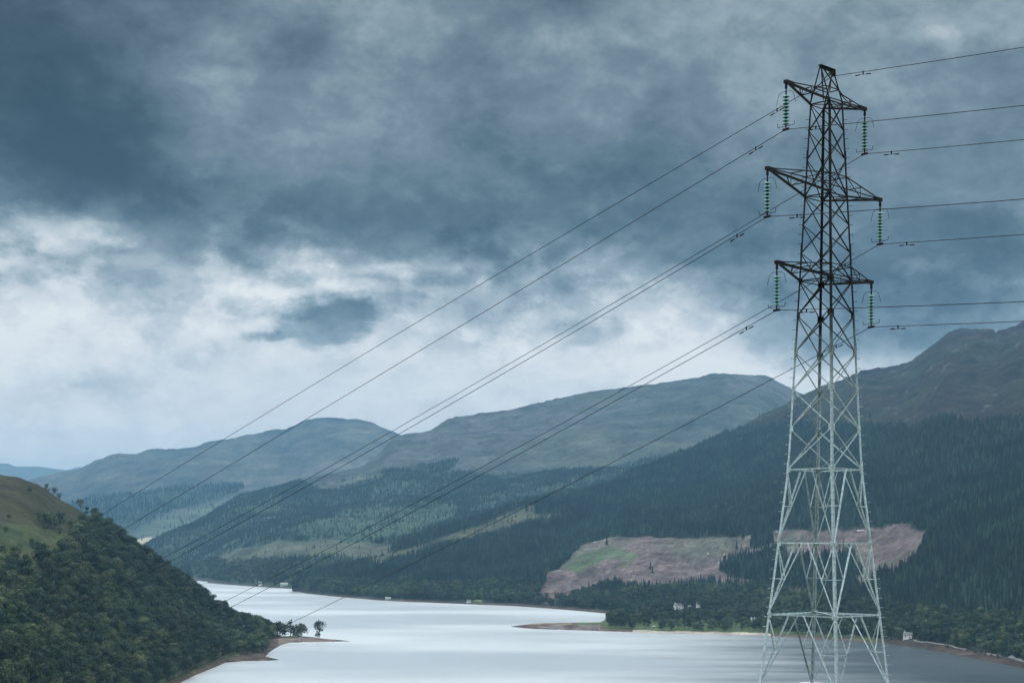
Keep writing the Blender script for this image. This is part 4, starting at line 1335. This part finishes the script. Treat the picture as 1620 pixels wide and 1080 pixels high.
names_leg = []
for k in range(4):
    m = MB(); out = CD[k]
    a1 = (CD[k] + CD[(k + 1) % 4]).normalized(); a2 = (CD[k] + CD[(k + 3) % 4]).normalized()
    hs = [-5.75] + LV[1:]
    for i in range(len(hs) - 1):
        w = .092 if hs[i] < 2.5 else (.08 if hs[i] < 8 else .066)
        p, q = V(corner(k, hs[i])), V(corner(k, hs[i + 1]))
        t = .014
        for s_, fl in ((a1, (CD[(k + 1) % 4] - CD[k]).normalized()), (a2, (CD[(k + 3) % 4] - CD[k]).normalized())):
            m.bar(p + fl * w / 2, q + fl * w / 2, w, t, up=s_)
        # splice plate at the joint
        if i % 3 == 2:
            m.bar(q - (q - p).normalized() * .35 + a1 * .012 + (CD[(k + 1) % 4] - CD[k]).normalized() * w / 2, q + Vector((0, 0, .35)) + a1 * .012 + (CD[(k + 1) % 4] - CD[k]).normalized() * w / 2, w * .9, .012, up=a1)
        # bolted gusset plates where the bracing meets the leg
        if hs[i] < 9:
            for s_, fl in ((a1, (CD[(k + 1) % 4] - CD[k]).normalized()), (a2, (CD[(k + 3) % 4] - CD[k]).normalized())):
                m.bar(q - Vector((0, 0, .10)) + fl * .085 + s_ * .016, q + Vector((0, 0, .10)) + fl * .085 + s_ * .016, .14, .01, up=s_)
    # peak part of the leg
    endp = V(AX * (.42 if k in (0, 1) else -.42) + Vector((0, 0, 17.95)))
    p = V(corner(k, 16.55))
    m.bar(p, endp, .05, .012, up=a1); m.bar(p, endp, .012, .05, up=a1)
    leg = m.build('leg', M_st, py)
    if k in (0, 2):       # step bolts
        h = -4.9; j = 0
        while h < 16.2:
            b = MB(); c = V(corner(k, h)); d = CD[k] + (a1 if j % 2 else a2) * .3; d.normalize()
            b.tube([c, c + d * .125], .009, 5)
            b.tube([c + d * .112, c + d * .127], .018, 5)
            b.build('step_bolt', M_st, leg)
            h += .36; j += 1

# faces between corner k and k+1
for k in range(4):
    k2 = (k + 1) % 4
    out = (CD[k] + CD[k2]).normalized()
    # X panels
    for i in range(3, len(LV) - 1):
        h0, h1 = LV[i], LV[i + 1]
        w = .064 if h0 < 9 else .054
        a, b, c, d = V(corner(k, h0)), V(corner(k2, h0)), V(corner(k, h1)), V(corner(k2, h1))
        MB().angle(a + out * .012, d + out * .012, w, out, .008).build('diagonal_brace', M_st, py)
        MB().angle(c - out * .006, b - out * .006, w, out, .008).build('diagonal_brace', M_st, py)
    # horizontal belts
    for h in (-2.66, .03, 2.8):
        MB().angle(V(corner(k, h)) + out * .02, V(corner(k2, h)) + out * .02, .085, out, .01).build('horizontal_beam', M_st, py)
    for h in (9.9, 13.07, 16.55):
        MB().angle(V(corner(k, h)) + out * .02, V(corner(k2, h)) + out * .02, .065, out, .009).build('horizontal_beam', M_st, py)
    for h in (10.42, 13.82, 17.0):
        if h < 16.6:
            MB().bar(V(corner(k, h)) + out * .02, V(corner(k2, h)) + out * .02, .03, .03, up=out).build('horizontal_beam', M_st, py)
    # lower K panels: main diagonals from mid beam down to the corners, with redundants
    for (ht, hb) in ((2.8, .03), (.03, -2.66), (-2.66, -5.45)):
        tl, tr = V(corner(k, ht)), V(corner(k2, ht)); mid = (tl + tr) / 2
        for (cn, q) in ((k, -1), (k2, 1)):
            foot = V(corner(cn, hb)); topc = V(corner(cn, ht))
            along = (tr - tl).normalized() * q
            ms = mid + along * .12
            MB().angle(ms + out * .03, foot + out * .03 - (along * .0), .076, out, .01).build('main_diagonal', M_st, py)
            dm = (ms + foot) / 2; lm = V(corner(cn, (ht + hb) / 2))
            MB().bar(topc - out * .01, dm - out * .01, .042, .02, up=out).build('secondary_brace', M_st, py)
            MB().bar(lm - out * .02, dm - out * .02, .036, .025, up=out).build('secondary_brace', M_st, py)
# plan bracing inside the belts
for h in (-2.66, 9.9, 13.07, 16.55):
    MB().bar(V(corner(0, h)), V(corner(2, h)) + Vector((0, 0, .01)), .035, .025).build('plan_brace', M_st, py)
    MB().bar(V(corner(1, h)) + Vector((0, 0, .05)), V(corner(3, h)) + Vector((0, 0, .05)), .035, .025).build('plan_brace', M_st, py)
# peak: ridge beam and cross bracing
pk = [V(AX * s * .46 + Vector((0, 0, 17.95))) for s in (1, -1)]
m = MB(); m.bar(pk[0], pk[1], .15, .03); m.bar(pk[0] - Vector((0, 0, .07)), pk[1] - Vector((0, 0, .07)), .03, .10); m.bar(pk[1] + AX * .02, pk[1] + AX * .20 - Vector((0, 0, .22)), .12, .04)
m.box(pk[1] + Vector((0, 0, -.12)), (.14, .14, .22)); m.build('peak_beam', M_st, py)
for k, e in ((0, 1), (1, 1), (2, 0), (3, 0)):
    MB().bar(V(corner(k, 16.9)), pk[e] + AX * (.1 if e == 0 else -.1) * -1, .045, .03).build('peak_brace', M_st, py)
for k in range(4):
    f = .42
    a = V(corner(k, 16.55)).lerp(pk[0 if k in (0, 1) else 1], f); b = V(corner((k + 1) % 4, 16.55)).lerp(pk[0 if (k + 1) % 4 in (0, 1) else 1], f)
    MB().bar(a, b, .035, .03).build('peak_brace', M_st, py)

# arms
ARMS = [(16.55, 17.0, 16.88, 2.50), (13.07, 13.82, 13.53, 3.62), (9.90, 10.42, 10.22, 3.02)]
tips = []
for (hb, ht, hz, s) in ARMS:
    for sg in (1, -1):
        tip = V(AX * s * sg + Vector((0, 0, hz)))
        ks = (0, 1) if sg == 1 else (2, 3)
        arm = MB()
        for k in ks:
            if ht > 16.6:
                pt = V(corner(k, 16.55)).lerp(pk[0 if k in (0, 1) else 1], .32)
            else:
                pt = V(corner(k, ht))
            arm.angle(V(corner(k, hb)), tip - Vector((0, 0, .05)), .105, Vector((0, 0, -1)), .012)
            arm.bar(pt, tip + Vector((0, 0, .03)), .034, .034)
            # web between upper and lower chords
            q1 = V(corner(k, hb)).lerp(tip, .40); q2 = pt.lerp(tip, .40)
            arm.bar(q1, q2, .022, .022); arm.bar(q1, pt, .022, .022)
        # plan lacing between the two lower chords
        c1, c2 = V(corner(ks[0], hb)), V(corner(ks[1], hb))
        arm.bar(c1.lerp(tip, .42), c2.lerp(tip, .42), .04, .03); arm.bar(c1, c2.lerp(tip, .42), .04, .03)
        arm.bar(c1.lerp(tip, .42), c2.lerp(tip, .72), .035, .03)
        tp1, tp2 = V(corner(ks[0], min(ht, 16.9))), V(corner(ks[1], min(ht, 16.9)))
        arm.bar(tp1.lerp(tip, .45), tp2.lerp(tip, .45), .03, .03)
        # tip shoe
        arm.bar(tip - AX * sg * .30, tip + AX * sg * .16, .15, .13)
        arm.bar(tip + AX * sg * .10, tip + AX * sg * .10 - Vector((0, 0, .22)), .06, .05, up=AX)
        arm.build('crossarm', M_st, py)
        tips.append((BASE + AX * (s + .10) * sg + Vector((0, 0, hz - .18)), sg))

for k in range(4):
    c = CD[k] * RAD(-5.4)
    m = MB(); m.lathe((c.x, c.y, 0), [(0.0, .02), (.50, .0), (.56, -.06), (.62, -.9), (0, -.9)], 22)
    o = m.build('foundation', M_conc, py, True)

# insulator strings
disc = MB(); disc.lathe((0, 0, 0), [(.0, .02), (.045, .015), (.09, -.005), (.125, -.045), (.128, -.058), (.105, -.045), (.085, -.060), (.07, -.035), (.045, -.05), (.0, -.02)], 16)
disc_me = disc.mesh('disc', M_ins, True)
cap = MB(); cap.lathe((0, 0, 0), [(0, .08), (.028, .075), (.034, .04), (.036, .015), (.0, .015)], 10)
cap.tube([(0, 0, -.02), (0, 0, -.07)], .018, 6)
cap_me = cap.mesh('cap', M_dark, False)
STR = 1.55
WHERE = {(0, 1): 'top left arm', (0, -1): 'top right arm', (1, 1): 'middle left arm', (1, -1): 'middle right arm', (2, 1): 'bottom left arm', (2, -1): 'bottom right arm'}
ends = []
for i, (tp, sg) in enumerate(tips):
    w = WHERE[(i // 2, sg)]
    r = empty('insulator_string', tp, label='green glass insulator string hanging from the %s of the pylon' % w, cat='insulator', group='insulator strings on the pylon')
    m = MB(); m.tube([(0, 0, .06), (0, 0, -.26)], .022, 6); m.box((0, 0, -.02), (.09, .05, .12)); m.box((0, 0, -.2), (.05, .08, .10)); m.build('shackle', M_dark, r)
    for j in range(9):
        z = -.32 - j * .125
        d_o = bpy.data.objects.new('disc', disc_me); COL.objects.link(d_o); d_o.parent = r; d_o.location = (0, 0, z)
        c_o = bpy.data.objects.new('cap', cap_me); COL.objects.link(c_o); c_o.parent = d_o
    h1 = WD * .12; h2 = WD * .33; h3 = WD * .42
    m = MB(); m.tube([tuple(h3 + Vector((0, 0, -.62))), tuple(h2 + Vector((0, 0, -.28))), tuple(WD * .22 + Vector((0, 0, -.19))), (0, 0, -.16), tuple(-WD * .22 + Vector((0, 0, -.19))), tuple(-h2 + Vector((0, 0, -.28))), tuple(-h3 + Vector((0, 0, -.62)))], .008, 5)
    m.build('arcing_horn', M_dark, r)
    m = MB(); q = WD * .36
    m.tube([tuple(q * 1.05 + Vector((0, 0, -1.30))), tuple(q + Vector((0, 0, -1.44))), (0, 0, -1.455), tuple(-q + Vector((0, 0, -1.44))), tuple(-q * 1.05 + Vector((0, 0, -1.30)))], .012, 5)
    m.build('arcing_horn', M_dark, r)
    m = MB(); m.tube([(0, 0, -1.32), (0, 0, -STR)], .025, 6)
    m.bar(-WD * .14 + Vector((0, 0, -STR)), WD * .14 + Vector((0, 0, -STR - .02)), .05, .08); m.build('suspension_clamp', M_dark, r)
    ends.append((tp + Vector((0, 0, -STR - .01)), w))

# conductors: fitted sag through points seen in the photo.  left = going away, right = coming nearer
def along(P0, d, px, y):
    """distance along horizontal direction d from P0 seen at column px (row y), and the height there"""
    x0, y0 = unroll(px, y); u = (x0 - CX) / F
    Ls = (u * P0.y - P0.x) / (d.x - u * d.y)
    Yd = P0.y + d.y * Ls
    return Ls, EYE - (y0 - HOR) / F * Yd


def wire(P0, left, right, label, dl, dr):
    """P0 the clamp; left: (px,y) points of the far span, right: of the near span"""
    A = []; Bz = []
    for px, y in left:
        Ls, z = along(P0, WD, px, y); A.append((Ls, Ls * Ls)); Bz.append(z - P0.z)
    (a, c), *_ = np.linalg.lstsq(np.array(A), np.array(Bz), rcond=None)
    Ls, z = along(P0, -WD, *right); c2 = .0009; a2 = (z - P0.z) / Ls - c2 * Ls
    f = lambda s: P0 + WD * s + Vector((0, 0, a * s + c * s * s))
    g = lambda s: P0 - WD * s + Vector((0, 0, a2 * s + c2 * s * s))
    pts = [g(s) for s in (70, 55, 42, 32, 24, 18, 13, 9, 6, 4, 2, 1, .3)] + [P0] + [f(s) for s in (.3, 1, 2, 4, 7, 10, 14, 18, 23, 28, 34, 40, 46, 53, 60, 68, 76, 86, 98, 112, 128, 146, 165)]
    m = MB(); m.tube(pts, .0125, 6)
    o = m.build('power_line', M_wire)
    tag(o, label, 'cable', 'wires of the pylon')
    print('wire', label[:40], round(a, 3), round(c, 5), round(a2, 3))
    for fn, s in ((f, dl), (g, dr)):
        if s is None: continue
        c_ = fn(s); t = (fn(s + .1) - fn(s - .1)).normalized()
        dm = MB(); dm.bar(c_ + Vector((0, 0, .03)), c_ - Vector((0, 0, .09)), .035, .04, up=t)
        dm.tube([c_ - t * .2 - Vector((0, 0, .10)), c_ + t * .2 - Vector((0, 0, .10))], .008, 5)
        for sg in (-1, 1):
            dm.tube([c_ + t * .14 * sg - Vector((0, 0, .10)), c_ + t * .33 * sg - Vector((0, 0, .105))], .023, 7)
        dm.build('vibration_damper', M_dark, o)


e = ends
wire(e[0][0], [(640, 562), (400, 717.6), (190, 842.5), (0, 951.5)], (1620, 167), 'power line on the top left arm, second from the top at the right edge', 1.35, 1.3)
wire(e[1][0], [(1207, 338.4), (800, 580), (400, 803.8), (258.6, 883)], (1620, 221), 'power line on the top right arm, third from the top at the right edge', 1.6, 1.2)
wire(e[2][0], [(1170, 372), (800, 590), (400, 814.3), (263.8, 891.7)], (1620, 315), 'power line on the middle left arm, fourth from the top at the right edge', 1.35, 1.3)
wire(e[3][0], [(1170, 509), (700, 775), (400, 927), (88, 1080)], (1620, 371), 'power line on the middle right arm, fifth from the top at the right edge', 1.6, 1.2)
wire(e[4][0], [(1170, 527), (700, 785), (400, 941), (125, 1080)], (1620, 477), 'power line on the bottom left arm, sixth from the top at the right edge', 1.35, 1.3)
wire(e[5][0], [(1240, 590), (700, 868), (400, 1013), (258.6, 1080)], (1620, 508), 'power line on the bottom right arm, lowest at the right edge', 1.6, 1.2)
wire(BASE - AX * .46 + Vector((0, 0, 17.72)), [(1000, 294), (620, 530), (355, 700), (160, 818), (0, 911)], (1620, 75), 'earth wire from the peak of the pylon, topmost of all the wires', 2.6, 1.3)

# ------------------------------------------------------------------ haze
HAZE = 6.1e-5
hz = MB(); hz.box((0, 9250, 460), (39800, 21500, 950))
m_, nt_, b_ = new_mat('haze')
nt_.nodes.remove(b_)
pv = nt_.nodes.new('ShaderNodeVolumePrincipled')
pv.inputs['Color'].default_value = (.27, .60, .95, 1); pv.inputs['Density'].default_value = HAZE
pv.inputs['Anisotropy'].default_value = 0.0
nt_.links.new(pv.outputs[0], nt_.nodes['Material Output'].inputs['Volume'])
tag(hz.build('haze', m_), label='pale blue haze in the air over the whole valley', cat='haze', kind='stuff')
print('done')
